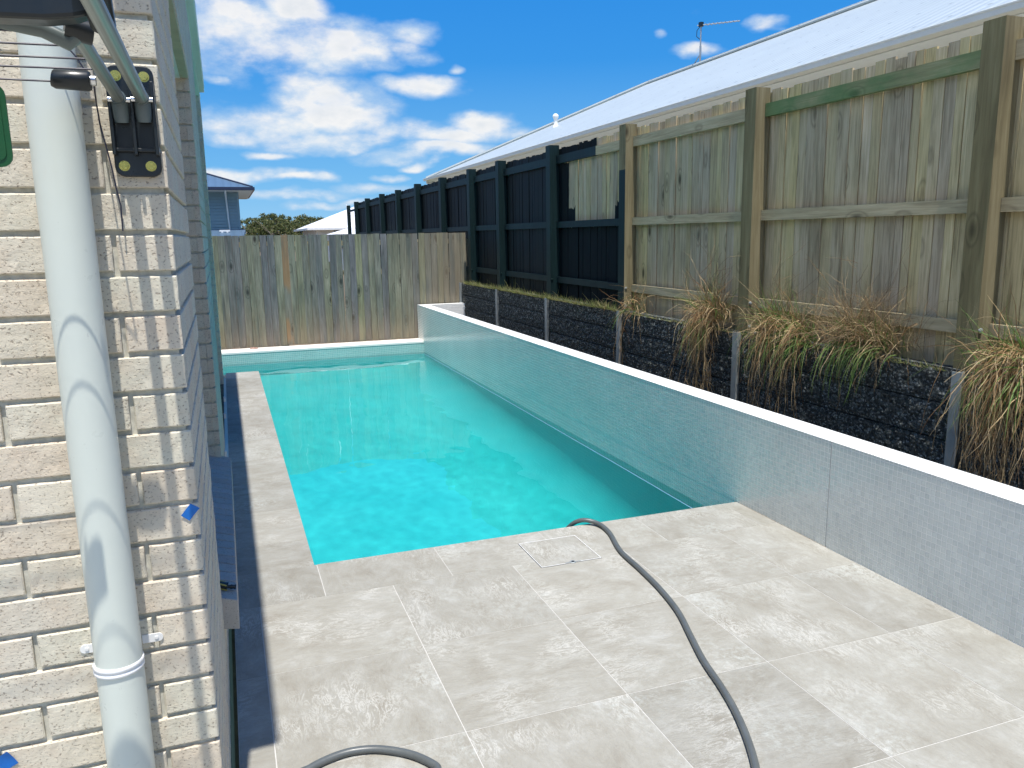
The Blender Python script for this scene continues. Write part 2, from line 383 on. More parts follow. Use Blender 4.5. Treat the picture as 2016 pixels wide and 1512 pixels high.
def sleeper_mat():
    m, g, b = mat('charcoal_rockface'); p = g.pos()
    a = g.noise(p, 26, 6, .7, .8); v = g.voro(p, 38); v2 = g.voro(p, 75)
    rock = g.math('ADD', g.math('MULTIPLY', v, .9), a)
    cc = g.sep(g.voro(g.vmul(p, (1, 1, 1.4)), 62, out='Color')); cc2 = g.sep(g.voro(p, 120, out='Color'))
    col = g.ramp(a, [(.35, (.022, .028, .028)), (.52, (.048, .056, .055)), (.70, (.14, .155, .145))])
    col = g.mix(g.mapr(g.noise(p, 58, 3, .6), .60, .68, 0, .7), col, (.26, .28, .26))
    col = g.mix(g.math('MULTIPLY', g.math('GREATER_THAN', cc[0], .86), .55), col, (.24, .26, .25)); col = g.mix(g.math('MULTIPLY', g.math('GREATER_THAN', cc2[1], .93), .6), col, (.42, .44, .42)); col = g.mix(g.math('MULTIPLY', g.math('LESS_THAN', cc[1], .4), .5), col, (.012, .015, .016))
    ps = g.sep(p); col = g.mix(g.math('MULTIPLY', g.mapr(g.noise(p, 1.3, 4), .55, .75), .25), col, (.13, .12, .08))
    sset(g, b, col, .9, g.bump(g.math('ADD', rock, g.math('MULTIPLY', v2, .4)), 1., .018), spec=.25)
    return m
M['sleeper'] = sleeper_mat()
M['steel'] = plain('galvanised_post', (.34, .37, .37), .5, .4, var=.12, sc=14)
M['soil'] = plain('dry_soil', (.16, .115, .07), .95, var=.35, sc=12, bump=.6)
M['lawn'] = plain('lawn_ground', (.10, .13, .045), .95, var=.3, sc=3)
M['blackpl'] = plain('black_plastic', (.012, .016, .018), .32, var=.1)
M['greypl'] = plain('grey_plastic', (.12, .15, .15), .35, var=.1)
def alu_mat():
    m, g, b = mat('brushed_aluminium'); u = g.sep(g.uv())
    st = g.noise(g.comb(g.math('MULTIPLY', u[0], 9.), g.math('MULTIPLY', u[1], .6), 0.), 2.0, 3)
    sset(g, b, g.mix(g.mapr(st, .35, .65), (.20, .22, .205), (.36, .39, .37)), .42, None, .55); return m
M['alu'] = alu_mat()
M['chrome'] = plain('steel_ring', (.7, .7, .7), .2, 1., var=.02)
M['brass'] = plain('brass_screw', (.55, .46, .12), .3, .8, var=.1, sc=60)
M['wire'] = plain('dark_cord', (.02, .02, .04), .5)
M['greenpl'] = plain('green_plastic', (.006, .075, .018), .4, var=.08)
M['bluetape'] = plain('blue_masking_tape', (.005, .14, .50), .6, var=.1, sc=40, bump=.3)
M['hose'] = plain('grey_hose', (.095, .105, .105), .38, var=.12, sc=14, bump=.1)

def pool_mat():
    m, g, b = mat('aqua_pool_finish'); p = g.pos()
    n = g.noise(p, 1.2, 4)
    col = g.mix(g.mapr(n, .35, .65), (.020, .515, .52), (.034, .575, .575))
    sset(g, b, col, .6, None, spec=.3); return m
M['pool'] = pool_mat()
def water_mat():
    m, g, b = mat('pool_water'); t = m.node_tree; t.nodes.remove(b); out = t.nodes['Material Output']
    rf = g.node('ShaderNodeBsdfGlass'); rf.inputs['IOR'].default_value = 1.33; rf.inputs['Roughness'].default_value = 0.0
    rf.inputs['Color'].default_value = (.93, 1, 1, 1)
    g.l.new(rf.outputs[0], out.inputs[0]); return m
M['water'] = water_mat()

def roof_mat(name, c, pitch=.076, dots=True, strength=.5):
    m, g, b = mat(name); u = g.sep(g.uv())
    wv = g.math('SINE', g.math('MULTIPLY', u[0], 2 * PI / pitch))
    col = g.mix(g.mapr(wv, -1, -.3, .26, 0), c, tuple(x * .6 for x in c))  # rib troughs darkened in the colour, standing in for their shade
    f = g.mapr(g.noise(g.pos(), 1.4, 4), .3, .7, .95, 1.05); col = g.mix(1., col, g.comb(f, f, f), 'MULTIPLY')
    if dots:
        fx = g.math('ABSOLUTE', g.math('SUBTRACT', g.math('FRACT', g.math('DIVIDE', u[0], pitch * 2)), .5)); fy = g.math('ABSOLUTE', g.math('SUBTRACT', g.math('FRACT', g.math('DIVIDE', u[1], .9)), .5))
        dd = g.math('MULTIPLY', g.math('LESS_THAN', fx, .06), g.math('LESS_THAN', fy, .022)); col = g.mix(g.math('MULTIPLY', dd, .75), col, (.12, .14, .15))
    sset(g, b, col, .38, g.bump(wv, strength, .012), spec=.4)
    return m
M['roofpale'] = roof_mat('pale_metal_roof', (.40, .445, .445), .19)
M['roofblue'] = roof_mat('blue_grey_metal_roof', (.085, .14, .21), .42, False, 1.)
M['roofwhite'] = roof_mat('white_metal_roof', (.82, .83, .84), .25, False, .3)
M['rendercream'] = plain('cream_render', (.66, .63, .53), .8, var=.04)
M['guttercream'] = plain('cream_gutter', (.66, .66, .60), .5, var=.04)
M['bluewall'] = plain('blue_weatherboard', (.17, .27, .31), .6, var=.04)
M['eave'] = plain('pale_eave_lining', (.55, .62, .62), .7, var=.03)
M['navy'] = plain('navy_gutter', (.015, .025, .06), .4)
M['whitewall'] = plain('white_wall', (.72, .75, .74), .8, var=.03)
M['darkwin'] = plain('dark_far_window', (.02, .035, .04), .15)
M['antenna'] = plain('antenna_metal', (.35, .37, .38), .4, .6)

# ================================================================== SETTING
WX = -0.096           # side wall plane of the near house
WY = 1.86             # its front wall plane
POOLX0, POOLX1, POOLY0, POOLY1 = 0.315, 2.827, 3.858, 11.87
WZ = -0.14
FX = 3.70             # paling face of the side fence
FY = 12.27            # back fence paling face

mb = MB()
GZ = -0.30
for (x0, x1, y0, y1) in ((-400, -2.6, -300, 12.35), (3.56, 600, -300, 12.35), (-2.6, 3.56, -300, -6), (-400, 600, 12.35, 900)):
    mb.quad([(x0, y0, GZ), (x1, y0, GZ), (x1, y1, GZ), (x0, y1, GZ)])
mb.quad([(2.98, -6, GZ), (3.56, -6, GZ), (3.56, 12.35, GZ), (2.98, 12.35, GZ)])
mb.quad([(-2.6, -6, GZ), (-.06, -6, GZ), (-.06, 10.2, GZ), (-2.6, 10.2, GZ)])
struct(mb.build('ground', M['soil']))
mb = MB()   # raised ground beyond the retaining wall
mb.box(3.64, 60, -30, 26, GZ - .1, 0.84)
struct(mb.build('terrain', M['lawn']))

# ---- paved deck
def clip_rects():
    R = []
    gp = 0.0018
    xs = [0.037 + .6 * k for k in range(-8, 5)] ; xs = [a for a in xs if a < 2.82] + [2.824]
    ys = [3.478 - .6 * k for k in range(0, 17)]
    for i in range(len(xs) - 1):
        for j in range(len(ys) - 1):
            x0, x1, y1, y0 = xs[i], xs[i + 1], ys[j], ys[j + 1]
            if x1 < -.06 and y1 > 1.80:
                y1 = min(y1, 1.845)
                if y1 - y0 < .03: continue
            if x0 < -.072 < x1 and y0 > 1.80: x0 = -.072
            elif x0 < -.072 < x1 and y1 > 1.85 > y0:
                R.append((-.072 + gp, x1 - gp, 1.845 + gp, y1 - gp)); y1 = 1.845
            R.append((x0 + gp, x1 - gp, y0 + gp, y1 - gp))
    # first row beside the pool (0.38 m deep)
    cs = [0.327, 0.93, 1.523, 2.12, 2.718, 2.824]
    for a, b in zip(cs, cs[1:]): R.append((a + gp, b - gp, 3.478 + gp, POOLY0 + .0))
    R.append((-.072 + gp, .327 - gp, 3.478 + gp, POOLY0 - gp))
    yy = [POOLY0, 4.23, 4.78, 5.385, 5.985, 6.60, 7.2, 7.8, 8.45, 9.05, 9.65, 10.21]
    for a, b in zip(yy, yy[1:]): R.append((-.072 + gp, POOLX0, a + gp, b - gp))
    return R
mb = MB()
for (x0, x1, y0, y1) in clip_rects():
    mb.box(x0, x1, y0, y1, -.02, 0.0, 0, skip=('b',))
mb.box(-4.8, -.072, -6, 1.845, -.06, -.0012, 1); mb.box(-.072, 2.825, -6, POOLY0 - .003, -.06, -.0011, 1)
mb.box(-.072, POOLX0 - .002, POOLY0 - .003, 10.208, -.06, -.0010, 1)
struct(mb.build('paving', [M['deck'], M['grout']]))

# ---- pool
pool = thing('swimming_pool', (1.5, 8, 0), 'long turquoise pool sunk beside the pale paving and the tiled wall', 'pool')
mb = MB()
X0, X1, Y0, Y1 = POOLX0 + .004, POOLX1, POOLY0 + .004, POOLY1
XL = -1.6; YC = 10.205
def fl(y): return -1.95 + (y - Y0) / (Y1 - Y0) * .75
zt = -.155
mb.quad([(X0, Y0, fl(Y0)), (X1 - .81, Y0, fl(Y0)), (X1 - .81, YC, fl(YC)), (X0, YC, fl(YC))])
mb.quad([(XL, YC, fl(YC)), (X1 - .81, YC, fl(YC)), (X1 - .81, Y1 - .02, fl(Y1)), (XL, Y1 - .02, fl(Y1))])
mb.quad([(X0, Y0, fl(Y0)), (X0, Y0, zt), (X1, Y0, zt), (X1, Y0, fl(Y0))])
CR = .80; NCV = 14; cove = MB()
prev = None
for k in range(NCV + 1):
    a = PI / 2 * k / NCV; xx = X1 - .01 - CR + CR * math.sin(a); dz = CR - CR * math.cos(a)
    cur = [(xx, Y0, fl(Y0) + dz), (xx, Y1 - .02, fl(Y1) + dz)]
    if prev: cove.quad([prev[0], cur[0], cur[1], prev[1]])
    prev = cur
mb.quad([prev[0], (X1 - .01, Y0, -.30), (X1 - .01, Y1, -.30), prev[1]])
mb.quad([(X1, Y1 - .01, fl(Y1)), (X1, Y1 - .01, -.30), (XL, Y1 - .01, -.30), (XL, Y1 - .01, fl(Y1))])
mb.quad([(X0, YC, fl(YC)), (X0, YC, zt), (X0, Y0, zt), (X0, Y0, fl(Y0))])
mb.quad([(XL, YC, fl(YC)), (XL, YC, zt), (X0, YC, zt), (X0, YC, fl(YC))])
mb.quad([(XL, Y1, fl(Y1)), (XL, Y1, 0), (XL, YC, 0), (XL, YC, fl(YC))])
sh = mb.build('pool_shell', M['pool'], pool)
cove.build('pool_cove', M['pool'], pool, smooth=True, weld=True).cycles.is_caustics_receiver = True
sh.cycles.is_caustics_receiver = True
M['wl'] = mosaic('waterline_mosaic', (.30, .52, .50), (.26, .47, .455), (.44, .60, .57))
mb = MB()
mb.box(XL, X1 + .002, Y1, Y1 + .03, -.30, -.003, 0)
mb.box(X1 - .001, X1 + .02, Y0, Y1, -.30, WZ - .012, 0); mb.box(X1 + .0002, X1 + .02, Y0 - .02, Y1, WZ - .012, -.0, 1)
wt = mb.build('waterline_tiles', [M['wl'], M['mosaic']], pool)
wt.cycles.is_caustics_receiver = True
mb = MB()
mb.box(X0 - .012, X0, Y0 - .012, YC, zt, -.021, 0); mb.box(X0, X1, Y0 - .012, Y0, zt, -.021, 0); mb.box(XL, X0 - .012, YC - .012, YC, zt, -.021, 0)
mb.build('pool_edge', M['white'], pool)
M['coping'] = plain('white_coping', (.80, .78, .74), .6, var=.04, sc=10, bump=.15)
mb = MB(); mb.box(XL, 2.826, POOLY1 - .004, FY - .03, -.003, .028)
mb.build('coping', M['coping'], pool, bevel=.003)

mb = MB()
nx, ny = 110, 330
def wave(x, y):
    p = Vector((x, y, 0))
    h = mn.noise(Vector((x * 2.1, y * 1.7, .3))) * .0036 + mn.noise(Vector((x * 5.2 + y * .8, y * 4.2, 3.1))) * .0009 + mn.noise(Vector((x * 11, y * 10, 7.7))) * .0003
    return h
def sheet(x0, x1, y0, y1, nx, ny):
    i0 = len(mb.v)
    for j in range(ny + 1):
        for i in range(nx + 1):
            x = x0 + (x1 - x0) * i / nx; y = y0 + (y1 - y0) * j / ny
            mb.v.append((x, y, WZ + wave(x, y)))
    for j in range(ny):
        for i in range(nx):
            a = i0 + j * (nx + 1) + i
            mb.f.append((a, a + 1, a + nx + 2, a + nx + 1)); mb.mi.append(0); mb.uv.append([(0, 0)] * 4)
sheet(POOLX0 + .002, POOLX1 + .003, POOLY0 + .002, POOLY1 + .003, nx, ny)
sheet(XL, POOLX0 + .002, YC + .002, POOLY1 + .003, 40, 50)
wo = struct(mb.build('water', M['water'], smooth=True))
wo.cycles.is_caustics_caster = True
sl.cycles.is_caustics_light = True

# ---- raised tiled wall along the pool
wall = thing('tiled_wall', (2.9, 5, 0), 'low wall of small pale glass tiles with its top coloured a sunlit white, right of the pool', 'wall')
WT = .562; WB = 2.99
mb = MB()
jy = 3.098
mb.box(2.827, WB, jy + .003, 12.235, .0, WT, 0, skip=('t',)); mb.box(2.827, WB, -6, jy - .003, -.02, WT, 0, skip=('t',))
mb.box(2.832, WB - .002, jy - .003, jy + .003, 0, WT - .004, 1)
mb.build('tiled_face', [M['mosaic'], M['grout']], wall)
M['mosaic_lit'] = mosaic('sunlit_white_mosaic', (.86, .87, .87), (.78, .80, .80), (.84, .85, .84), .3)  # same tile as the face, whitened in colour to look sunlit
mb = MB(); mb.quad([(2.8262, -6, WT + .001), (WB + .001, -6, WT + .001), (WB + .001, 12.235, WT + .001), (2.8262, 12.235, WT + .001)])
mb.quad([(WB + .001, 12.08, WT + .001), (3.66, 12.08, WT + .001), (3.66, 12.235, WT + .001), (WB + .001, 12.235, WT + .001)])
mb.build('wall_top', M['mosaic_lit'], wall)
mb = MB(); mb.box(WB + .0005, 3.66, 12.08, 12.234, .30, WT, 0, skip=('t',)); mb.box(WB + .0005, 3.6, 12.095, 12.234, GZ, .30, 0)
mb.build('return_wall', M['mosaic_lit'], wall)

# ================================================================== NEAR HOUSE
house = thing('brick_house', (-1.5, 5, 0), 'cream brick house wall with a white downpipe, close by on the left', 'house')
C = .0858
def jit(a): return U(-a, a)
def rough_brick(mb, x0, x1, y0, y1, z0, z1, faces='f', d=.0016, nx=14, nz=5):
    # brick whose seen face is a grid with worn edges. faces 'f': -y face gridded; 'r': +x face gridded
    def face(o, du, dv, nrm, L, H, nu, nv):
        i0 = len(mb.v); E_ = .0028
        us = [0] + [E_ + (L - 2 * E_) * i / (nu - 2) for i in range(nu - 1)] + [L]; vs_ = [0] + [E_ + (H - 2 * E_) * j / (nv - 2) for j in range(nv - 1)] + [H]
        for j in range(nv + 1):
            for i in range(nu + 1):
                u = us[i]; v = vs_[j]
                e = min(u, L - u, v, H - v)
                p = o + du * u + dv * v
                k = mn.noise(p * 55) * .0012 + mn.noise(p * 140) * .0006
                if i in (0, nu) or j in (0, nv):
                    k -= .0018 + abs(mn.noise(p * 90)) * .0018
                    w = mn.noise(p * 70 + Vector((5, 5, 5))) * .0016
                    if j in (0, nv): p = p + dv * w
                    if i in (0, nu): p = p + du * w
                mb.v.append(tuple(p + nrm * k))
        for j in range(nv):
            for i in range(nu):
                a = i0 + j * (nu + 1) + i
                mb.f.append((a, a + 1, a + nu + 2, a + nu + 1)); mb.mi.append(0); mb.uv.append([(0, 0)] * 4)
        return i0
    # build closed ring so the brick is one island: side faces reuse border verts
    def shell(i0, nu, nv, back):
        b = len(mb.v)
        top = [i0 + nv * (nu + 1) + i for i in range(nu + 1)]; bot = [i0 + i for i in range(nu + 1)]
        lef = [i0 + j * (nu + 1) for j in range(nv + 1)]; rig = [i0 + j * (nu + 1) + nu for j in range(nv + 1)]
        loop = bot + rig[1:] + top[::-1][1:] + lef[::-1][1:-1]
        for q in loop: mb.v.append(tuple(Vector(mb.v[q]) + back))
        n = len(loop)
        for k in range(n):
            mb.f.append((loop[k], b + k, b + (k + 1) % n, loop[(k + 1) % n])); mb.mi.append(0); mb.uv.append([(0, 0)] * 4)
    if 'f' in faces:
        i0 = face(Vector((x0, y0, z0)), Vector((1, 0, 0)), Vector((0, 0, 1)), Vector((0, -1, 0)), x1 - x0, z1 - z0, nx, nz)
        shell(i0, nx, nz, Vector((0, y1 - y0, 0)))
    elif 'r' in faces:
        i0 = face(Vector((x1, y0, z0)), Vector((0, 1, 0)), Vector((0, 0, 1)), Vector((1, 0, 0)), y1 - y0, z1 - z0, nx, nz)
        shell(i0, nx, nz, Vector((-(x1 - x0), 0, 0)))
HT = 3.15
HH = .0058
YWIN0, YWIN1, ZWIN0, ZWIN1 = 2.84, 4.82, .345, 2.47
YD0, YD1, ZD1 = 6.6, 9.4, 3.12
fr = MB(); sd = MB(); sd2 = MB(); mo = MB()
nc = int(HT / C)
HF = HT
for k in range(nc):
    z0 = k * C + HH; z1 = (k + 1) * C - HH
    A = (k % 2 == 0)
    # front wall: corner brick, then stretchers
    w0 = .110 if A else .207; dep = .230 if A else .110
    fine = z1 < 2.2
    low = True
    if low: rough_brick(fr, WX - w0, WX, WY, WY + (.030 if fine else .03), z0, z1, 'f', nx=10 if A else 18)
    x = WX - w0 - .0105
    while x > -4.2 and low:
        xx = x - .2295
        if fine and xx > -1.6: rough_brick(fr, xx, x, WY + jit(.0008), WY + .03, z0 + jit(.0008), z1 + jit(.0008), 'f', nx=18)
        else: fr.box(xx, x, WY, WY + .03, z0, z1)
        x = xx - .0105
    # side wall
    y = WY + .031
    first = True
    while y < 9.85:
        L = (dep - .031) if first else .2295
        first = False
        y2 = y + L
        segs = [(y, y2)]
        def cut(segs, a, b):
            o = []
            for s, e in segs:
                if e <= a or s >= b: o.append((s, e)); continue
                if s < a: o.append((s, a))
                if e > b: o.append((b, e))
            return o
        zc = (z0 + z1) / 2
        if not low: segs = cut(segs, 0, WY + .2)
        if ZWIN0 - .05 < zc < ZWIN1: segs = cut(segs, YWIN0, YWIN1)
        if zc < ZD1: segs = cut(segs, YD0, YD1)
        for s, e in segs:
            e = min(e, 9.85)
            if e - s < .02: continue
            if y < 3.2: rough_brick(sd, WX - .03, WX, s, e, z0, z1, 'r', nx=12)
            elif s >= YD1 - .01 and zc < ZD1: sd2.box(WX - .03, WX, s, e, z0, z1)
            else: sd.box(WX - .03, WX, s, e, z0, z1)
        y = y2 + .0105
    # reveals facing the camera (far side of window, far side of door)
    if ZWIN0 - .02 < (z0 + z1) / 2 < ZWIN1:
        rough_brick(sd, WX - .110 - .02, WX - .0305, YWIN1 + jit(.0008), YWIN1 + .09, z0, z1, 'f', nx=8)
        sd.box(WX - .115, WX - .0305, YWIN0 - .09, YWIN0, z0, z1)
    if (z0 + z1) / 2 < ZD1:
        sd2.box(WX - .115, WX - .0305, YD1, YD1 + .09, z0, z1)
        sd.box(WX - .115, WX - .0305, YD0 - .09, YD0, z0, z1)
fr.build('front_brickwork', M['brick'], house)
sd.build('side_brickwork', M['brick'], house); sd2.build('brick_pillar', M['brick'], house)
R = .0105
mo.box(-4.2, WX - R, WY + R, WY + .2, 0, HF)
mo.box(WX - .11, WX - R, WY + .2, YWIN0 - R, 0, HT); mo.box(WX - .11, WX - R, YWIN0 - R, YWIN1 + R, 0, ZWIN0 - .02); mo.box(WX - .11, WX - R, YWIN0 - R, YWIN1 + R, ZWIN1 + R, HT)
mo.box(WX - .11, WX - R, YWIN1 + R, YD0 - R, 0, HT); mo.box(WX - .11, WX - R, YD0 - R, YD1 + R, ZD1 + R, HT); mo.box(WX - .11, WX - R, YD1 + R, 9.845, 0, HT)
mo.box(-4.2, WX - .11, 9.74, 9.845, 0, HT)
mo.build('mortar', M['mortar'], house)
# gap-dark footing below
mb = MB(); mb.box(-4.2, WX - .003, WY + .012, 9.84, -.3, -.0)
mb.build('footing', M['soil'], house)
# window sill of bricks on edge
mb = MB(); y = YWIN0 + .002
M['sillbrick'] = brick_mat('sill_brick', (.50, .46, .42), True)
while y < YWIN1 + .02:
    y2 = min(y + .0765, YWIN1 + .04)
    mb.hexa([(-.205, y, .25), (-.044, y, .222), (-.044, y2, .222), (-.205, y2, .25), (-.205, y, .385), (-.044, y, .335), (-.044, y2, .335), (-.205, y2, .385)])
    y = y2 + .009
sill = mb.build('window_sill', M['sillbrick'], house, bevel=.003)
mb = MB(); mb.box(-.20, -.05, YWIN0 + .02, YWIN1 + .03, .24, .334); mb.build('sill_mortar', M['mortar'], sill)
# window
mb = MB(); xw = -.215
mb.box(xw - .03, xw + .02, YWIN0, YWIN0 + .05, .38, ZWIN1); mb.box(xw - .03, xw + .02, YWIN1 - .05, YWIN1, .38, ZWIN1)
mb.box(xw - .03, xw + .02, YWIN0 + .05, YWIN1 - .05, ZWIN1 - .05, ZWIN1); mb.box(xw - .03, xw + .02, YWIN0 + .05, YWIN1 - .05, .38, .43); mb.box(xw - .03, xw + .02, 3.80, 3.85, .43, ZWIN1 - .05)
wf = mb.build('window', M['frame_al'], house)
mb = MB(); mb.box(xw - .012, xw - .006, YWIN0 + .04, YWIN1 - .04, .40, ZWIN1 - .03); mb.build('pane', M['glass_dark'], wf)
# window head lining and lintel
mb = MB(); mb.box(WX - .25, WX - .045, YWIN0 - .05, YWIN1 + .003, ZWIN1, ZWIN1 + .03); mb.build('window_head', M['soffit'], house)
M['lintel'] = plain('sandy_lintel', (.44, .43, .30), .8, var=.1, sc=12)
mb = MB(); mb.box(WX - .044, WX - .004, YWIN0 - .05, YWIN1 + .002, ZWIN1 + .001, ZWIN1 + .09); mb.build('lintel', M['lintel'], house)
# sliding door in the second opening
mb = MB()
for (a, b) in ((YD0, YD0 + .06), (7.95, 8.01), (YD1 - .06, YD1)): mb.box(xw - .03, xw + .03, a, b, .02, ZD1 - .04)
mb.box(xw - .03, xw + .03, YD0, YD1, ZD1 - .04, ZD1); mb.box(xw - .03, xw + .04, YD0, YD1, .0, .02)
df = mb.build('sliding_door', M['frame_al'], house)
mb = MB(); mb.box(xw - .012, xw - .006, YD0 + .03, YD1 - .03, .02, ZD1 - .02); mb.build('pane', M['glass_dark'], df)
mb = MB(); mb.box(WX - .6, WX - .002, YD0 - .2, YD1 + .003, ZD1, ZD1 + .02); mb.build('door_soffit', M['soffit'], house)
mb = MB(); mb.box(WX - .002, -.0725, 4.9, 9.86, -.06, -.0015); mb.build('base_trim', M['gutter_mint'], house)
for yy in (5.95, 7.3, 8.1):
    mb = MB(); mb.box(WX, WX + .018, yy, yy + .03, .05, .10); mb.build('door_clip', M['white'], house, bevel=.003)
# eaves gutter along the side
M['gutterpale'] = M['gutter_mint']
mb = MB(); mb.box(WX - .0, -.047, WY - .31, 9.45, 3.16, 3.20); mb.box(-.060, -.043, WY - .31, 9.45, 3.2, 3.30); mb.box(WX - .10, WX + .001, WY - .31, 9.87, 3.152, 3.28)
mb.build('gutter', M['gutterpale'], house, bevel=.003)
mb = MB()
mb.quad([(-.055, WY - .31, 3.29), (-.055, 9.9, 3.29), (-3.6, 9.9, 4.2), (-3.6, WY - .31, 4.2)], uv=[(0, 0), (8, 0), (8, 3.6), (0, 3.6)])
mb.quad([(-.055, WY - .31, 3.27), (-3.6, WY - .31, 4.18), (-3.6, 9.9, 4.18), (-.055, 9.9, 3.27)], uv=[(0, 0), (8, 0), (8, 3.6), (0, 3.6)])
mb.quad([(-.055, WY - .31, 3.27), (-.055, WY - .31, 3.29), (-3.6, WY - .31, 4.2), (-3.6, WY - .31, 4.18)]); 
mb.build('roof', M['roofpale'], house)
mb = MB(); mb.hexa([(-3.6, WY + .02, 3.152), (-.11, WY + .02, 3.152), (-.11, WY + .10, 3.152), (-3.6, WY + .10, 3.152), (-3.6, WY + .02, 4.17), (-.11, WY + .02, 3.28), (-.11, WY + .10, 3.28), (-3.6, WY + .10, 4.17)]); mb.build('gable', M['soffit'], house)
# downpipe
mb = MB(); PX, PY, PR = -.2805, WY - .075, .0475
pts = [(PX + .0015 * math.sin(z * 3), PY, z) for z in [i * .1 for i in range(-0, 32)]]
mb.tube(pts, PR, 40)
dp = mb.build('downpipe', M['pipe'], house, smooth=True)
dp['label'] = 'pale off-white round downpipe with faint scuffs, clipped to the brick wall'
mb = MB()
zc = .705
ring = []
for sgn in (1,):
    pr = [(PR + .0015, 0), (PR + .0035, .002), (PR + .0035, .006), (PR + .0012, .010), (PR + .0035, .014), (PR + .0035, .020), (PR + .0015, .022)]
    mb.lathe((PX, PY, zc - .008), pr, 40)
for s in (-1, 1):
    xa = PX + s * (PR - .006)
    mb.box(min(xa, xa + s * .034), max(xa, xa + s * .034), WY - .0035, WY - .001, zc + .004, zc + .024)
    mb.tube([(xa + s * .034, WY - .001, zc + .014), (xa + s * .034, WY - .0036, zc + .014)], .010, 14)
    mb.tube([(xa + s * .030, WY - .003, zc + .014), (xa + s * .030, WY - .0055, zc + .014)], .004, 8)
    mb.box(min(xa - s * .008, xa - s * .004), max(xa - s * .008, xa - s * .004), PY + .01, WY - .001, zc + .0, zc + .018)
mb.build('pipe_clip', M['white'], dp, smooth=True)

# ================================================================== CLOTHES LINE
cl = thing('clothes_line', (-.15, WY - .02, 1.85), 'folding wall clothes line, black bracket with two aluminium arms and dark cords over the downpipe', 'clothes line')
mb = MB()
cx = -.1485
def rrect(mb, cx, cz, w, h, y0, y1, r=.014, mi=0, taper=0.):
    pts = []
    for (sx, sz, a0) in ((1, 1, 0), (-1, 1, 90), (-1, -1, 180), (1, -1, 270)):
        for k in range(5):
            a = math.radians(a0 + k * 22.5); pts.append((cx + sx * (w / 2 - r) + r * math.cos(a), cz + sz * (h / 2 - r) + r * math.sin(a)))
    n = len(pts); i0 = len(mb.v)
    for q, y in enumerate((y1, y0)):
        for (x, z) in pts: mb.v.append((cx + (x - cx) * (1 - taper * q), y, cz + (z - cz) * (1 - taper * .4 * q)))
    for k in range(n):
        k2 = (k + 1) % n; mb.f.append((i0 + k, i0 + k2, i0 + n + k2, i0 + n + k)); mb.mi.append(mi); mb.uv.append([(0, 0)] * 4)
    mb.f.append(tuple(i0 + n + k for k in range(n))); mb.mi.append(mi); mb.uv.append([(0, 0)] * n)
rrect(mb, cx, 1.853, .088, .218, WY - .012, WY + .001, .018)
for xx in (cx - .040, cx, cx + .040): mb.box(xx - .0035, xx + .0035, WY - .034, WY - .012, 1.785, 1.93)
mb.box(cx - .043, cx + .043, WY - .026, WY - .012, 1.792, 1.80)
mb.build('wall_bracket', M['blackpl'], cl, bevel=.002)
for (xx, zz) in ((cx - .026, 1.765), (cx + .024, 1.765), (cx + .026, 1.941), (cx - .026, 1.941)):
    mb = MB(); mb.tube([(xx, WY - .0115, zz), (xx, WY - .017, zz)], .0080, 6); mb.tube([(xx, WY - .0115, zz), (xx, WY - .0128, zz)], .0105, 16)
    mb.build('screw', M['brass'], cl)
def armto(a, b, r=.0118, name='arm'):
    mb = MB(); mb.tube([a, b], r, 20); o = mb.build(name, M['alu'], cl, smooth=True); return o
AR0 = Vector((cx + .021, WY - .045, 1.895)); AR1 = P3(150, -60, y=1.02)
AL0 = Vector((cx - .021, WY - .045, 1.893)); AL1 = P3(152, 66, y=1.36)
armto(AR0, AR1, .0125); armto(AL0, AL1, .0112)
for a, b in ((AR0, AR1), (AL0, AL1)):
    mb = MB(); d_ = (a - b).normalized()
    mb.tube([a - d_ * .012, a + d_ * .004, a + Vector((0, .012, -.012)), a + Vector((0, .018, -.034)), a + Vector((0, .020, -.044))], [.0138, .0148, .0155, .0155, .0135], 18)
    mb.build('arm_knuckle', M['greypl'], cl, smooth=True)
    mb = MB(); mb.tube([a + Vector((-.020, .002, -.003)), a + Vector((.020, .002, -.003))], .0055, 12); mb.build('pivot_pin', M['chrome'], cl, smooth=True)
# cross housing
HB = P3(150, 50, y=1.36)
mb = MB(); zc0 = P3(100, 8, y=1.30).z
def sect(x, h, dd, z, y=1.30): return [(x, y - dd, z - h), (x, y + dd, z - h), (x, y + dd, z + h), (x, y - dd, z + h)]
xs = [-1.25, -.42, -.34, -.20, -.165, -.135]; hh = [.026, .026, .028, .027, .022, .012]; ddp = [.02, .02, .024, .024, .022, .014]
secs = [sect(x, h, dd, zc0 + (.0 if x < -.3 else .002)) for x, h, dd in zip(xs, hh, ddp)]
i0 = len(mb.v)
for s_ in secs: mb.v += s_
for k in range(len(secs) - 1):
    for j in range(4):
        a = i0 + k * 4 + j; b2 = i0 + k * 4 + (j + 1) % 4; mb.f.append((a, a + 4, b2 + 4, b2)); mb.mi.append(0); mb.uv.append([(0, 0)] * 4)
mb.f.append(tuple(i0 + j for j in range(4))); mb.mi.append(0); mb.uv.append([(0, 0)] * 4)
e = i0 + 4 * (len(secs) - 1); mb.f.append(tuple(e + j for j in (3, 2, 1, 0))); mb.mi.append(0); mb.uv.append([(0, 0)] * 4)
mb.build('cross_housing', M['blackpl'], cl, bevel=.006)
mb = MB(); zb = P3(80, 31, y=1.33).z
mb.tube([(-1.25, 1.34, zb + .002), (-.40, 1.34, zb), (-.28, 1.345, zb - .004), (-.215, 1.35, zb - .013), (-.185, 1.36, zb - .026), tuple(AL1)], [.011, .011, .011, .012, .013, .0125], 16)
mb.build('front_rail', M['greypl'], cl, smooth=True)
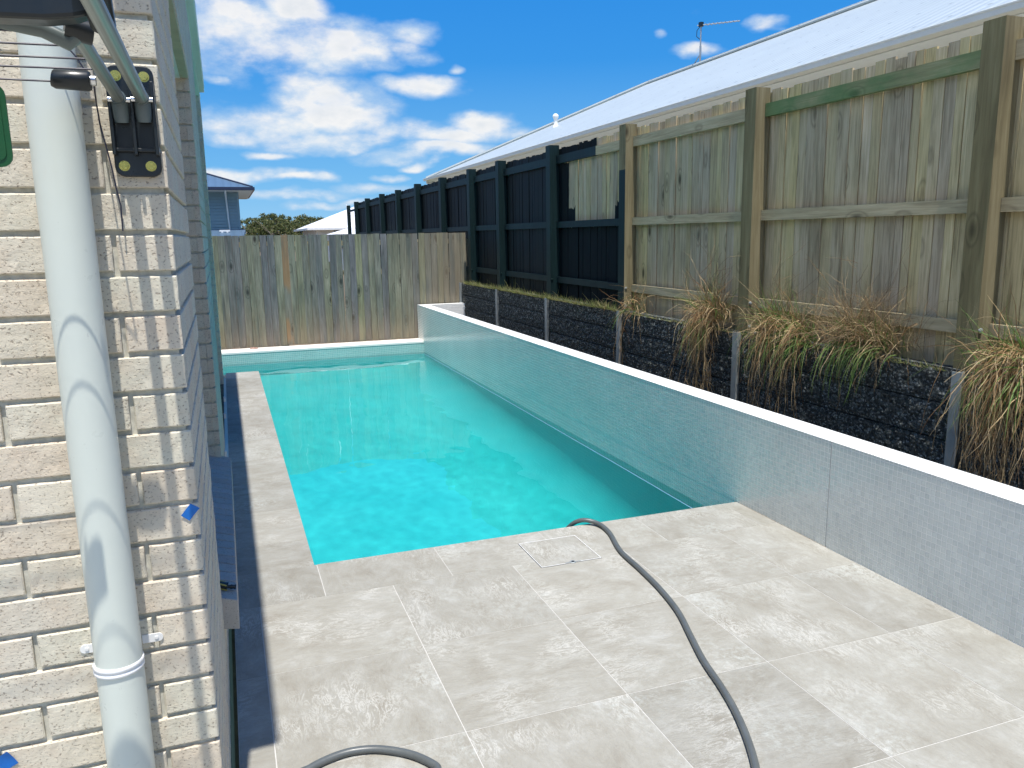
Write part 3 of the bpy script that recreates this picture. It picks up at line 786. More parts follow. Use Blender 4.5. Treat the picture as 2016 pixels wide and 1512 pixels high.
mb = MB(); mb.tube([AL1 + Vector((-.015, -.005, .008)), AL1 + Vector((.02, .004, .002))], .017, 18); mb.build('corner_joint', M['blackpl'], cl, smooth=True)
mb = MB(); q_ = P3(195, 20, y=1.27); mb.tube([q_ + Vector((0, -.05, .035)), q_ + Vector((0, .03, -.012))], [.02, .017], 16); mb.build('slide_joint', M['blackpl'], cl, smooth=True)
mb = MB(); mb.box(-.335, -.255, 1.268, 1.275, zc0 - .004, zc0 + .026); mb.build('name_plate', M['greypl'], cl, bevel=.002)
ad = (AL1 - AL0)
for (ex, ey) in ((118, 66), (153, 92), (167, 117), (177, 137)):
    # cords leave the left arm where the photo shows them
    t = None; best = 9
    for i in range(200):
        p = AL0 + ad * (i / 199); dv = p - Vector((0, 0, CAMZ)); X_ = 1008 + FPX * dv.dot(RV) / dv.dot(FV); Y_ = 756 - FPX * dv.dot(UV_) / dv.dot(FV)
        dd_ = abs(Y_ - ey)
        if dd_ < best: best = dd_; t = p
    mb = MB(); mb.tube([(-1.3, t.y, t.z - .004), (-.7, t.y, t.z - .006), (t.x, t.y, t.z)], .0017, 6); mb.build('cord', M['wire'], cl)
hy = 1.62; hp = P3(146, 157, y=hy)
mb = MB(); mb.tube([hp + Vector((-.034, 0, .001)), hp + Vector((-.029, 0, .0)), hp + Vector((.022, 0, -.001)), hp + Vector((.026, 0, -.001))], [.0135, .0165, .0175, .015], 20); mb.build('cord_grip', M['blackpl'], cl, smooth=True)
mb = MB(); mb.tube([hp + Vector((.026, 0, 0)), hp + Vector((.034, .0, 0))], .009, 14); mb.build('grip_ring', M['chrome'], cl, smooth=True)
mb = MB(); mb.tube([(-1.3, hy, hp.z - .004), hp + Vector((-.033, 0, -.004))], .0017, 6); mb.build('cord', M['wire'], cl)
mb = MB(); mb.tube([P3(a, b, y=WY - .03 if b > 200 else 1.72) for a, b in ((96, 42), (112, 66), (132, 92), (150, 112), (168, 140), (184, 163))] + [P3(a, b, y=WY - .012) for a, b in ((190, 205), (197, 245), (208, 285), (220, 330), (230, 375), (238, 405), (242, 455))], .0016, 6)
mb.build('loose_cord', M['wire'], cl)
# green tag
gt = MB(); gp = P3(-30, 246, y=1.50)
rrect(gt, gp.x, gp.z, .066, .128, 1.499, 1.503, .018)
rrect(gt, gp.x, gp.z, .05, .108, 1.4975, 1.499, .012)
gt.box(gp.x - .006, gp.x + .002, 1.499, 1.502, gp.z + .06, hp.z + .004)
o = gt.build('green_tag', M['greenpl'])
tag(o, 'dark green rounded plastic tag hanging at the left edge below the clothes line cords', 'tag')

# blue tape
for (px, py, ww, hh_, ang, lab) in ((374, 1008, .022, .034, -40, 'blue masking tape scrap on the brick corner right of the downpipe'), (12, 1499, .034, .036, 25, 'blue masking tape scrap low on the wall left of the downpipe')):
    c = P3(px, py, y=WY - .002); mb = MB(); a = math.radians(ang); n = 5
    ex = Vector((math.cos(a), 0, math.sin(a))); ez = Vector((-math.sin(a), 0, math.cos(a)))
    def tp(i, j, k): 
        u = (i / n - .5) * ww; v = (j / n - .5) * hh_
        return c + ex * u + ez * (v + (.004 * (i / n) if j == n else 0)) + Vector((0, -.0005 - .006 * (j / n) ** 3 * (i / n) - k * .0004, 0))
    for k in (0, 1):
        for i in range(n):
            for j in range(n):
                q = [tp(i, j, k), tp(i + 1, j, k), tp(i + 1, j + 1, k), tp(i, j + 1, k)]
                mb.quad(q if k else q[::-1])
    tag(mb.build('masking_tape', M['bluetape']), lab, 'tape', 'blue tape scraps on the brick wall')

# hose connector on the sill
hc = thing('hose_connector', (-.075, 2.93, .35), 'black hose connector with yellow stripes lying on the near end of the window sill', 'connector')
M['yellowpl'] = plain('yellow_plastic', (.55, .45, .10), .4)
def on_sill(x): return .335 + (-.044 - x) / .161 * .05
mb = MB(); p0 = Vector((-.105, 2.92, on_sill(-.105) + .0165)); p1 = Vector((-.075, 2.915, on_sill(-.075) + .0165))
mb.tube([p0, p1], .0155, 10); mb.build('collar', M['blackpl'], hc)
mb = MB()
for k in range(5):
    a = 2 * PI * k / 5 + .3; o_ = Vector((0, math.sin(a), math.cos(a))) * .0150; mb.bar(p0 + o_ + Vector((.003, 0, 0)), p1 + o_ - Vector((.003, 0, 0)), .004, .004)
mb.build('stripes', M['yellowpl'], hc)
mb = MB(); mb.tube([p1, p1 + Vector((.006, 0, -.002)), p1 + Vector((.012, 0, -.003)), p1 + Vector((.02, 0, -.004)), p1 + Vector((.028, 0, -.006))], [.007, .006, .009, .007, .0095], 14); mb.build('nozzle', M['blackpl'], hc, smooth=True)

# ================================================================== SKIMMER LID, HOSE, LEAF
sk = thing('skimmer_lid', (1.52, 3.56, 0), 'square stone access lid with a finger notch let into the paving at the pool edge', 'lid')
mb = MB(); x0, x1, y0, y1 = 1.362, 1.688, 3.400, 3.728
for (a, b, c_, d_) in ((x0, x1, y0, y0 + .003), (x0, x1, y1 - .003, y1), (x0, x0 + .003, y0 + .003, y1 - .003), (x1 - .003, x1, y0 + .003, y1 - .003)): mb.box(a, b, c_, d_, .0004, .0022)
mb.build('trim', M['white'], sk)
mb = MB(); o1 = .0045
mb.box(x0 + o1, x1 - o1, y0 + o1, y1 - o1, .0003, .0016); mb.build('lid_stone', M['deck'], sk)
mb = MB()
for (a, b, c_, d_) in ((x0 - .003, x1 + .003, y0 - .003, y0 - .0005), (x0 - .003, x0 - .0005, y0, y1 + .003)): mb.box(a, b, c_, d_, .0004, .0009)
mb.build('shadow_gap', M['blackpl'], sk)
mb = MB(); cxn, cyn = 1.532, y0 + .006
mb.tube([(cxn, cyn, .0020), (cxn, cyn, .0042)], [.017, .014], 18); mb.box(cxn - .042, cxn + .042, y0 + .0005, y0 + .006, .0018, .0032); mb.build('notch_ring', M['steel'], sk, smooth=False)
mb = MB(); mb.tube([(cxn, cyn - .001, .0043), (cxn, cyn - .001, .0050)], .008, 14); mb.build('notch_hole', M['blackpl'], sk)

def crom(P, n=8):
    out = []; P = [Vector(p) for p in P]; Q = [2 * P[0] - P[1]] + P + [2 * P[-1] - P[-2]]
    for i in range(1, len(Q) - 2):
        for k in range(n):
            t = k / n; a, b, c_, d_ = Q[i - 1:i + 3]
            out.append(.5 * ((2 * b) + (c_ - a) * t + (2 * a - 5 * b + 4 * c_ - d_) * t * t + (3 * b - a - 3 * c_ + d_) * t ** 3))
    return out + [P[-1]]
HR = .0125
hp_ = [(1.62, 4.25, -.62), (1.66, 4.08, -.36), (1.70, 3.97, -.12), (1.745, 3.905, -.012), (1.80, 3.86, .026), (1.865, 3.80, .018), (1.866, 3.66, HR)]
for a, b in ((1222, 1085), (1262, 1122), (1300, 1160), (1335, 1204), (1360, 1252), (1385, 1300), (1420, 1352), (1448, 1400), (1472, 1456), (1488, 1512), (1494, 1570)):
    v = P3(a, b, z=HR); hp_.append(tuple(v))
hp_ += [(1.20, 1.42, HR), (.95, 1.28, HR), (.78, 1.45, HR), (.70, 1.75, HR)]
for a, b in ((880, 1530), (858, 1508), (820, 1489), (780, 1479), (735, 1475), (690, 1480), (650, 1493), (612, 1512), (575, 1540)):
    v = P3(a, b, z=HR); hp_.append(tuple(v))
hp_ += [(.03, 1.98, HR), (.02, 1.7, HR), (.15, 1.3, HR), (.1, .8, HR)]
mb = MB(); mb.tube(crom(hp_, 8), HR, 14)
tag(mb.build('pool_hose', M['hose'], smooth=True), 'dark grey hose snaking from the pool across the paving', 'hose')

mb = MB(); c = P3(498, 687, z=.034)
for k in range(5):
    a = k * 1.3; mb.tube([c + Vector((k * .02 - .04, 0, .0)), c + Vector((k * .02 - .03, .012 * math.sin(a), .014)), c + Vector((k * .022 - .015, .01, .002))], [.004, .012, .005], 7)
M['pinkleaf'] = plain('pinkish_dry_leaf', (.50, .30, .24), .8)
tag(mb.build('dry_leaf', M['pinkleaf']), 'small curled pinkish brown leaf on the white coping below the paling fence', 'leaf')

# ================================================================== BACK FENCE
bf = thing('paling_fence', (1.8, FY, 0), 'weathered grey paling fence across the far end of the pool', 'fence')
mb = MB(); x = -1.9
while x < 3.655:
    wd = .098 + jit(.003); gap = U(.003, .0055)
    if x + wd > 3.68: wd = 3.68 - x
    lean = jit(.010); top = 1.668 + jit(.004); zb_ = .032 if x < 2.80 else .55
    zb_ = zb_ + (U(0, .01))
    yj = jit(.006)
    if rnd() < .72: mb.box(x + wd - .03, x + wd + .03, FY + .0222, FY + .0262, zb_ + .02, top - U(.02, .5))  # backing strip added behind the gap to keep it dark
    mb.hexa([(x, FY + yj, zb_), (x + wd - gap, FY + yj, zb_), (x + wd - gap, FY + .016 + yj, zb_), (x, FY + .016 + yj, zb_),
             (x + lean, FY + yj, top), (x + wd - gap + lean - jit(.003), FY + yj, top), (x + wd - gap + lean, FY + .016 + yj, top), (x + lean, FY + .016 + yj, top)])
    x += wd
mb.build('palings', M['grey_pal'], bf)
for z in (.45, 1.05, 1.5):
    mb = MB(); mb.box(-1.9, 3.68, FY + .027, FY + .065, z, z + .075); mb.build('rail', M['pine_rail'], bf)
for xx in (-1.6, .75, 3.1):
    mb = MB(); mb.box(xx, xx + .1, FY + .066, FY + .14, GZ, 1.62); mb.build('post', M['pine_post'], bf)

# ================================================================== SIDE FENCE
sf = thing('side_fence', (FX, 10, .85), 'tall timber fence on the retaining wall, raw pine near, painted black beyond', 'fence')
POSTS = [-2.65, -.76, 1.13, 3.02, 4.91, 6.83, 8.65, 10.46, 11.82, 13.5, 15.35, 17.16, 19.0, 21.0, 22.8]
TOP = 2.575
def palings(y0, y1, matn, z0=.86, split=None):
    mb = MB(); y = y0
    while y < y1 - .01:
        wd = min(random.choice([.075, .097, .1, .088, .06]), y1 - y)
        t = TOP + jit(.012); xo = U(0, .011); gp = U(.002, .0055)
        mb.box(FX + xo, FX + .015 + xo, y, y + wd - gp, z0, t)
        y += wd
    mb.box(FX + .030, FX + .036, y0, y1 - .002, z0, TOP - .04)  # backing sheet added so the bright ground behind stays out of the gaps
    return mb.build('palings', matn, sf)
def seg(mb, x0, x1, y0, y1, z0, z1):
    mb.box(x0, x1, y0, y1, z0, z1)
for i in range(len(POSTS) - 1):
    a, b = POSTS[i], POSTS[i + 1]
    yc = (a + b) / 2
    pm = M['pine'] if yc < 6.8 else (M['pine_patched'] if yc < 8.6 else M['black'])
    if 15.3 < yc < 19.1: pm = M['black_scuff']
    o = palings(a, b, pm)
    if pm is M['pine_patched']: o['label'] = 'palings half painted black'
    elif yc > 8.6: o['label'] = 'black painted palings'
    a2, b2 = a + .064, b - .064
    for (z0, z1, nm) in ((2.405, 2.495, 'top'), (1.69, 1.762, 'mid'), (1.063, 1.133, 'low')):
        z1 += jit(.004)
        if yc > 8.6: rm = M['black_frame']
        elif yc > 6.8: rm = M['black_frame'] if nm != 'top' else None
        else: rm = M['pine_rail']
        if nm == 'top' and 3.02 < yc < 4.91: rm = M['pine_green']
        if rm is None:
            mb = MB(); seg(mb, FX - .040, FX - .001, a2, 7.56, z0, z1); mb.build('rail', M['pine_rail'], sf)
            mb = MB(); seg(mb, FX - .041, FX - .001, 7.56, b2, z0, z1); mb.build('rail', M['black_frame'], sf)['label'] = 'black painted rail'
        else:
            mb = MB(); seg(mb, FX - .040, FX - .001, a2, b2, z0, z1); o = mb.build('rail', rm, sf)
            if rm is M['pine_green']: o['label'] = 'rail stained green'
            elif rm is M['black_frame']: o['label'] = 'black painted rail'
for y in POSTS:
    blk = y > 7
    mb = MB(); h = 2.605 + jit(.01)
    mb.box(FX - .118, FX - .001, y - .062, y + .062, .86, h, 0, skip=('l',))
    # -x face, painted on the half-painted post
    if abs(y - 6.83) < .01:
        mb.quad([(FX - .118, y - .062, .86), (FX - .118, y - .062, 2.2), (FX - .118, y + .062, 2.2), (FX - .118, y + .062, .86)], 1)
        mb.quad([(FX - .118, y - .062, 2.2), (FX - .118, y - .062, h), (FX - .118, y + .062, h), (FX - .118, y + .062, 2.2)], 0)
    else: mb.quad([(FX - .118, y - .062, .86), (FX - .118, y - .062, h), (FX - .118, y + .062, h), (FX - .118, y + .062, .86)], 0)
    o = mb.build('post', [M['black_frame'] if blk else M['pine_post'], M['black_frame']], sf)
    if blk: o['label'] = 'black painted post'
    for z in (.93, 1.10):
        if y < 12:
            mb = MB(); mb.tube([(FX - .10, y - .063, z), (FX - .10, y - .070, z), (FX - .10, y - .073, z)], [.013, .012, .006], 10)
            mb.build('bolt', M['black_frame'] if blk else M['steel'], o, smooth=True)
mb = MB(); mb.box(3.6, 3.7, 24.3, 24.4, .8, 2.56); o = mb.build('post', M['black_frame'], sf); o['label'] = 'lone black end post'
mb = MB(); mb.box(3.63, 3.67, 22.8, 24.3, 2.36, 2.42); mb.build('rail', M['black_frame'], sf)

# ================================================================== RETAINING WALL
rw = thing('retaining_wall', (3.6, 6, .9), 'dark rock-faced sleeper retaining wall behind the tiled wall, with weeds over it', 'wall')
SP = [-2.6, -.75, 1.15, 3.01, 4.92, 6.79, 8.62, 10.43, 12.25]
def rockbox(x0, x1, y0, y1, z0, z1):
    mb = MB(); nu = int((y1 - y0) / .022); nv = 9; i0 = 0
    for j in range(nv + 1):
        for i in range(nu + 1):
            y = y0 + (y1 - y0) * i / nu; z = z0 + (z1 - z0) * j / nv
            p = Vector((0, y, z))
            blk = (y - y0) % .31
            d_ = mn.noise(p * 17) * .010 + mn.noise(p * 42) * .007 + mn.noise(p * 90) * .003
            ed = min(z - z0, z1 - z, y - y0, y1 - y); d_ -= .014 * max(0, 1 - ed / .022)
            if min(blk, .31 - blk) < .012: d_ -= .010
            mb.v.append((x0 - d_ * 1.0, y, z))
    for j in range(nv):
        for i in range(nu):
            a = j * (nu + 1) + i; mb.f.append((a + 1, a, a + nu + 1, a + nu + 2)); mb.mi.append(0); mb.uv.append([(0, 0)] * 4)
    mb.box(x0 + .005, x1, y0, y1, z0, z1 - .001)
    return mb.build('sleeper', M['sleeper'], rw, smooth=False)
for a, b in zip(SP, SP[1:]):
    for k in range(4):
        z1 = .888 - .198 * k
        rockbox(3.562, 3.645, a + .022, b - .022, z1 - .190, z1 + jit(.002))
    mb = MB(); mb.box(3.60, 3.64, a + .02, b - .02, GZ - .1, .86); mb.build('backing', M['sleeper'], rw)
for y in SP:
    mb = MB(); mb.box(3.530, 3.538, y - .03, y + .03, GZ, .885 + jit(.005)); mb.box(3.538, 3.60, y - .004, y + .004, GZ, .88)
    mb.build('steel_post', M['steel'], rw)

# ================================================================== WEEDS AND GRASS
def leafmat(name, cols, tr=.35):
    m, g, b = mat(name); r = g.isl(); col = g.ramp(r, [(i / (len(cols) - 1), c) for i, c in enumerate(cols)])
    sset(g, b, col, .6, spec=.25)
    t = m.node_tree; tl = g.node('ShaderNodeBsdfTranslucent'); g.put(tl.inputs[0], col)
    mx_ = g.node('ShaderNodeMixShader'); mx_.inputs[0].default_value = tr
    g.l.new(b.outputs[0], mx_.inputs[1]); g.l.new(tl.outputs[0], mx_.inputs[2]); g.l.new(mx_.outputs[0], t.nodes['Material Output'].inputs[0])
    return m
M['grassg'] = leafmat('green_grass_blade', [(.05, .11, .025), (.10, .19, .04), (.17, .26, .07), (.26, .30, .11)])
M['grassy'] = leafmat('short_sunlit_grass', [(.11, .17, .04), (.22, .26, .08), (.32, .31, .13), (.36, .30, .17)])
M['grassd'] = leafmat('dry_grass_blade', [(.16, .085, .035), (.30, .18, .08), (.42, .30, .15), (.55, .43, .25)], .2)
M['grassb'] = leafmat('brown_twig', [(.12, .08, .045), (.24, .17, .09), (.38, .29, .16)], .1)
def blade(mb, p, d, L, w, grav, n=6, wob=.0, floor=None):
    p = Vector(p); d = Vector(d).normalized(); st = L / n
    side = d.cross(Vector((0, 0, 1)));
    if side.length < .05: side = Vector((1, 0, 0))
    side.normalize(); a = U(0, PI); side = (side * math.cos(a) + side.cross(d) * math.sin(a)).normalized()
    i0 = len(mb.v)
    for k in range(n + 1):
        ww = w * (1 - (k / n) ** 1.6) * .5 + .0003
        mb.v.append(tuple(p - side * ww)); mb.v.append(tuple(p + side * ww))
        d = (d + Vector((jit(wob), jit(wob), -grav + jit(wob)))).normalized()
        p = p + d * st * U(.8, 1.2)
        if p.x > FX - .006: p.x = FX - .006
        if p.z < .9 and p.x > 3.545: p.x = 3.545 - U(0, .01); 
        if floor and p.z < floor: p.z = floor
    for k in range(n):
        a = i0 + 2 * k; mb.f.append((a, a + 1, a + 3, a + 2)); mb.mi.append(0); mb.uv.append([(0, 0)] * 4)
def stem(mb, p, d, L, r, grav, n=9, wob=.15, branch=0):
    p = Vector(p); d = Vector(d).normalized(); pts = [p.copy()]; br = []
    for k in range(n):
        d = (d + Vector((jit(wob), jit(wob), -grav + jit(wob)))).normalized(); p = p + d * (L / n)
        if p.x > FX - .01: p.x = FX - .01
        if p.z < .9 and p.x > 3.54: p.x = 3.54 - U(0, .01)
        pts.append(p.copy())
        if rnd() < branch: br.append((p.copy(), d.copy()))
    mb.tube(pts, [r * (1 - .6 * k / n) for k in range(n + 1)], 4, cap=False)
    for q, dd in br:
        stem(mb, q, dd + Vector((jit(.8), jit(.8), jit(.6))), L * U(.2, .4), r * .6, grav, 5, wob, 0)
def clump(y, x, z, label, spread, ng, nd, nh, hang, upg, wispy=0, tallstems=0, gl=.28):
    t = thing('weed_clump', (x, y, z), label, 'weeds', 'weeds hanging over the retaining wall')
    mb = MB()
    for i in range(ng):
        a = U(0, 2 * PI); o = Vector((jit(.06), random.gauss(0, spread * .5), U(-.01, .05)))
        blade(mb, Vector((x, y, z)) + o, (U(-1.1, .35), jit(.9), U(.6, 2.4)), U(.5, 1.15) * gl * 1.3, U(.003, .0075), U(.10, .34) * upg, 8, .09)
    for i in range(int(ng * .5)):
        o = Vector((-.05 + jit(.04), random.gauss(0, spread * .45), U(-.02, .04)))
        blade(mb, Vector((x, y, z)) + o, (-1, jit(.6), U(.0, .6)), U(.12, .42), U(.004, .008), .36, 8, .14)
    mb.build('green_leaves', M['grassg'], t)
    mb = MB()
    for i in range(nd):
        o = Vector((jit(.07), random.gauss(0, spread * .5), U(-.01, .12)))
        blade(mb, Vector((x, y, z)) + o, (U(-1.2, .3), jit(1), U(.1, 2.2)), U(.12, .46), U(.002, .006), U(.02, .4), 9, .32)
    for i in range(nh):
        o = Vector((-.06 + jit(.05), random.gauss(0, spread * .36), U(-.02, .16)))
        blade(mb, Vector((x, y, z)) + o, (-.6 + jit(.3), jit(.25), U(-.2, .5)), U(.2, 1.) * hang, U(.002, .006), .45, 12, .34)
    mb.build('dry_leaves', M['grassd'], t)
    mb = MB()
    for i in range(max(3, nh // 14)):
        o = Vector((-.07 + jit(.02), random.gauss(0, spread * .4), 0))
        stem(mb, Vector((x, y, z)) + o, (-.5, jit(.4), -.2), hang * U(.8, 1.35), .0028, .5, 14, .28, .35)
    for i in range(wispy):
        o = Vector((jit(.05), random.gauss(0, spread * .6), .02))
        stem(mb, Vector((x, y, z)) + o, (U(-.8, .2), jit(.9), U(.4, 1.3)), U(.15, .42), .0013, .04, 9, .28, .5)
    for i in range(tallstems):
        stem(mb, Vector((x - .02, y + jit(spread * .5), z)), (U(-.3, .1), jit(.5), 1.6), U(.30, .66), .0022, -.01, 12, .26, .4)
    mb.build('stems', M['grassb'] if wispy else M['grassd'], t)
    return t
clump(6.55, 3.60, .89, 'small dry tuft with a thin hanging strand beside the half-painted post', .16, 12, 60, 4, .5, 1)
clump(5.25, 3.56, .92, 'straw-coloured drooping weed clump with tall bent stalks, left of the second raw pine post', .17, 90, 260, 300, .50, .3, wispy=40, tallstems=18)
clump(4.48, 3.57, .90, 'green long-bladed grass clump mixed with straw, just right of the second raw pine post', .19, 130, 200, 110, .56, .6, wispy=30, tallstems=5)
clump(4.18, 3.55, .89, 'narrow leafy weed trailing low down the dark wall between the grass and the brown bush', .11, 60, 60, 60, .66, 1.2, wispy=20)
clump(3.72, 3.59, .92, 'bushy brown and olive wispy weed on the wall left of the big near post', .27, 170, 240, 40, .26, .25, wispy=230, tallstems=12, gl=.18)
clump(2.66, 3.55, .90, 'big grass clump with a thick brown hanging root beard at the right edge', .20, 190, 160, 420, .62, .8, wispy=20)
mb = MB()
for i in range(5200):
    y = U(3.1, 12.0); k = mn.noise(Vector((y * 1.6, 0, 2))) * .5 + .5
    if rnd() > (.25 + k) * (1 if y > 6.9 else .35): continue
    h = U(.025, .07) * (.6 + k) * (1.0 if y > 6.8 else .7)
    if rnd() < .02: h *= 2.2
    x = U(3.60, 3.70)
    blade(mb, (x, y, .862), (U(-.8, .3), jit(.6), 1), h * 1.4, .0035, .12, 3, .1)
tag(mb.build('grass', M['grassy']), kind='stuff')
mb = MB()
for k in range(80):
    y0 = 1 + k * .14; mb.quad([(3.58, y0, .868 + jit(.004)), (3.72, y0, .872), (3.72, y0 + .15, .872), (3.58, y0 + .15, .868)])
struct(mb.build('soil_strip', M['soil']))

# ================================================================== NEIGHBOUR HOUSE ON THE RIGHT
M['bounce'] = plain('pale_bounce', (.50, .48, .43), .9, var=.1, sc=3)
mb = MB(); mb.quad([(3.95, -20, .845), (5.93, -20, .845), (5.93, 23, .845), (3.95, 23, .845)]); struct(mb.build('bounce_strip', M['bounce']))  # unseen pale strip, added to bounce sun up onto the neighbour's eave
nh = thing('neighbour_house', (9, 8, .84), 'long house with a pale grey metal hip roof rising behind the side fence', 'house')
EX, EZ, EY = 5.6, 3.217, 22.45; RUN, TP = 4.5, .44
RX, RZ = EX + RUN, EZ + RUN * TP; NY = -12.
sl_ = math.sqrt(1 + TP * TP)
mb = MB()
def rq(p): mb.quad(p)
mb.quad([(EX, EY, EZ), (EX, NY, EZ), (RX, NY, RZ), (RX, EY - RUN, RZ)], uv=[(EY, 0), (NY, 0), (NY, RUN * sl_), (EY - RUN, RUN * sl_)])
mb.quad([(EX + 2 * RUN, EY, EZ), (EX, EY, EZ), (RX, EY - RUN, RZ)], uv=[(2 * RUN, 0), (0, 0), (RUN, RUN * sl_)])
mb.quad([(EX + 2 * RUN, NY, EZ), (EX + 2 * RUN, EY, EZ), (RX, EY - RUN, RZ), (RX, NY, RZ)], uv=[(NY, 0), (EY, 0), (EY - RUN, RUN * sl_), (NY, RUN * sl_)])
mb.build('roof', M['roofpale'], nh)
mb = MB(); mb.tube([(EX, EY, EZ + .02), (RX, EY - RUN, RZ + .03), (RX, NY, RZ + .03)], .045, 8); mb.tube([(RX, EY - RUN, RZ + .03), (EX + 2 * RUN, EY, EZ + .02)], .045, 8)
mb.build('ridge_cap', M['roofpale'], nh)
mb = MB()
mb.box(EX - .10, EX + .02, NY, EY + .02, EZ - .066, EZ - .006); mb.box(EX - .105, EX - .095, NY, EY + .03, EZ - .02, EZ + .0)
mb.box(EX, EX + 2 * RUN, EY + .0, EY + .10, EZ - .13, EZ - .015)
mb.build('gutter', M['guttercream'], nh, bevel=.006)
mb = MB(); mb.box(EX + .02, EX + .34, NY, EY - .01, EZ - .075, EZ - .062); mb.build('eave_lining', M['whitewall'], nh)
mb = MB(); mb.box(EX + .34, EX + .60, NY, EY - .35, .7, EZ - .06); mb.box(EX + .60, EX + 2 * RUN - .4, EY - .50, EY - .35, .7, EZ - .06); mb.build('wall', M['rendercream'], nh)
for px in (1372, 1051, 858):
    v = ray(px, 300); y = (EX + .27) * v.y / v.x; mb = MB(); mb.tube([(EX + .27, y, .9), (EX + .27, y, EZ - .075)], .048, 14); mb.build('downpipe', M['white'], nh, smooth=True)
# vent
def on_roof(px, py):
    v = ray(px, py); t = (EZ - TP * EX - CAMZ) / (v.z - TP * v.x); return Vector((v.x * t, v.y * t, CAMZ + v.z * t))
vb = on_roof(1094, 249)
mb = MB(); s_ = .033 * (vb.length / 14)
mb.lathe(tuple(vb), [(s_ * 1.6, -.03), (s_ * 1.2, .03), (s_ * 1.0, .05), (s_ * .95, .17), (s_ * 1.2, .19), (s_ * 1.5, .21), (s_ * 1.5, .25), (s_ * .7, .29)], 14)
mb.build('roof_vent', M['white'], nh, smooth=True)
av = ray(1378, 130); t = RX / av.x; base = Vector((RX, av.y * t, RZ + .03)); 
an = thing('tv_antenna', tuple(base), 'thin television antenna on a mast standing on the ridge of the pale roof', 'antenna')
hgt = P3(1375, 50, x=RX).z - base.z
mb = MB(); mb.tube([base, base + Vector((0, 0, hgt * .45))], .022, 8); mb.tube([base + Vector((0, 0, hgt * .45)), base + Vector((0, 0, hgt))], .016, 8)
mb.tube([base + Vector((0, .35, -.05)), base + Vector((0, .02, hgt * .22))], .012, 6); mb.build('mast', M['antenna'], an, smooth=True)
mb = MB(); tp_ = base + Vector((0, 0, hgt - .02)); bd = Vector((.55, -.62, -.02))
mb.tube([tp_ - bd * .1, tp_ + bd], .012, 6)
for k in range(9):
    c = tp_ + bd * (.15 + .1 * k); l_ = .13 - .006 * k; q_ = Vector((.72, .62, 0)) * l_; mb.tube([c - q_, c + q_], .006, 5)
mb.build('boom', M['antenna'], an)
mb = MB(); mb.box(tp_.x - .04, tp_.x + .04, tp_.y - .04, tp_.y + .04, tp_.z - .03, tp_.z + .06); mb.tube([tp_ + Vector((0, .0, 0)), tp_ + Vector((-.06, .06, -.10)), tp_ + Vector((-.06, .07, -.22)), tp_ + Vector((0, 0, -.3))], .008, 5); mb.build('balun_box', M['blackpl'], an)

# ================================================================== FAR HOUSES
bh = thing('blue_house', (-3, 56, GZ), 'blue weatherboard two-storey house with a blue ribbed roof, beyond the paling fence', 'house')
BX, BY, BZ = 1.973, 50.0, 4.62; pitch = .36
mb = MB(); RR = 5.2
def bq(p, uv): mb.quad(p, uv=uv)
bx0 = BX - 12; by1 = BY + 10.4
mb.quad([(bx0, BY, BZ), (BX, BY, BZ), (BX - RR, BY + RR, BZ + RR * pitch), (bx0 + RR, BY + RR, BZ + RR * pitch)], uv=[(0, 0), (12, 0), (12 - RR, RR), (RR, RR)])
mb.quad([(BX, BY, BZ), (BX, by1, BZ), (BX - RR, BY + RR, BZ + RR * pitch)], uv=[(0, 0), (10.4, 0), (RR, RR)])
mb.quad([(BX, by1, BZ), (bx0, by1, BZ), (bx0 + RR, BY + RR, BZ + RR * pitch), (BX - RR, BY + RR, BZ + RR * pitch)], uv=[(0, 0), (12, 0), (12 - RR, RR), (RR, RR)])
mb.quad([(bx0, by1, BZ), (bx0, BY, BZ), (bx0 + RR, BY + RR, BZ + RR * pitch)], uv=[(0, 0), (10.4, 0), (RR, RR)])
mb.build('roof', M['roofblue'], bh)
mb = MB(); mb.tube([(BX, BY, BZ + .03), (BX - RR, BY + RR, BZ + RR * pitch + .04), (bx0 + RR, BY + RR, BZ + RR * pitch + .04)], .05, 6); mb.build('ridge_cap', M['navy'], bh)
mb = MB(); mb.box(bx0, BX + .1, BY - .12, BY, BZ - .17, BZ + .0); mb.box(BX, BX + .12, BY, by1, BZ - .17, BZ); mb.build('gutter', M['navy'], bh)
mb = MB(); mb.box(bx0 + .1, BX - .01, BY + .01, by1 - .1, BZ - .22, BZ - .18); mb.build('eave_lining', M['eave'], bh)
WF = BY + 1.0; wxr = P3(469, 400, y=WF).x
mb = MB(); mb.box(bx0 + 1, wxr, WF, by1 - 1, GZ, BZ - .22)
z = .2
while z < BZ - .3:
    mb.hexa([(bx0 + 1, WF - .055, z), (wxr + .03, WF - .055, z), (wxr + .03, WF - .001, z), (bx0 + 1, WF - .001, z), (bx0 + 1, WF - .004, z + .17), (wxr + .004, WF - .004, z + .17), (wxr + .004, WF - .001, z + .17), (bx0 + 1, WF - .001, z + .17)]); z += .18
mb.build('wall', M['bluewall'], bh)
mb = MB(); mb.box(wxr - .08, wxr + .05, WF - .05, WF - .031, GZ, BZ - .22); mb.build('corner_trim', M['bluewall'], bh)
dx = P3(444, 390, y=WF).x; mb = MB(); mb.tube([(dx, BY - .02, BZ - .17), (dx, BY + .1, BZ - .35), (dx + .02, WF - .12, BZ - .6), (dx + .1, WF - .10, 2.2)], .05, 8); mb.build('downpipe', M['eave'], bh, smooth=True)
p_ = P3(472, 459, y=BY - 2.2)
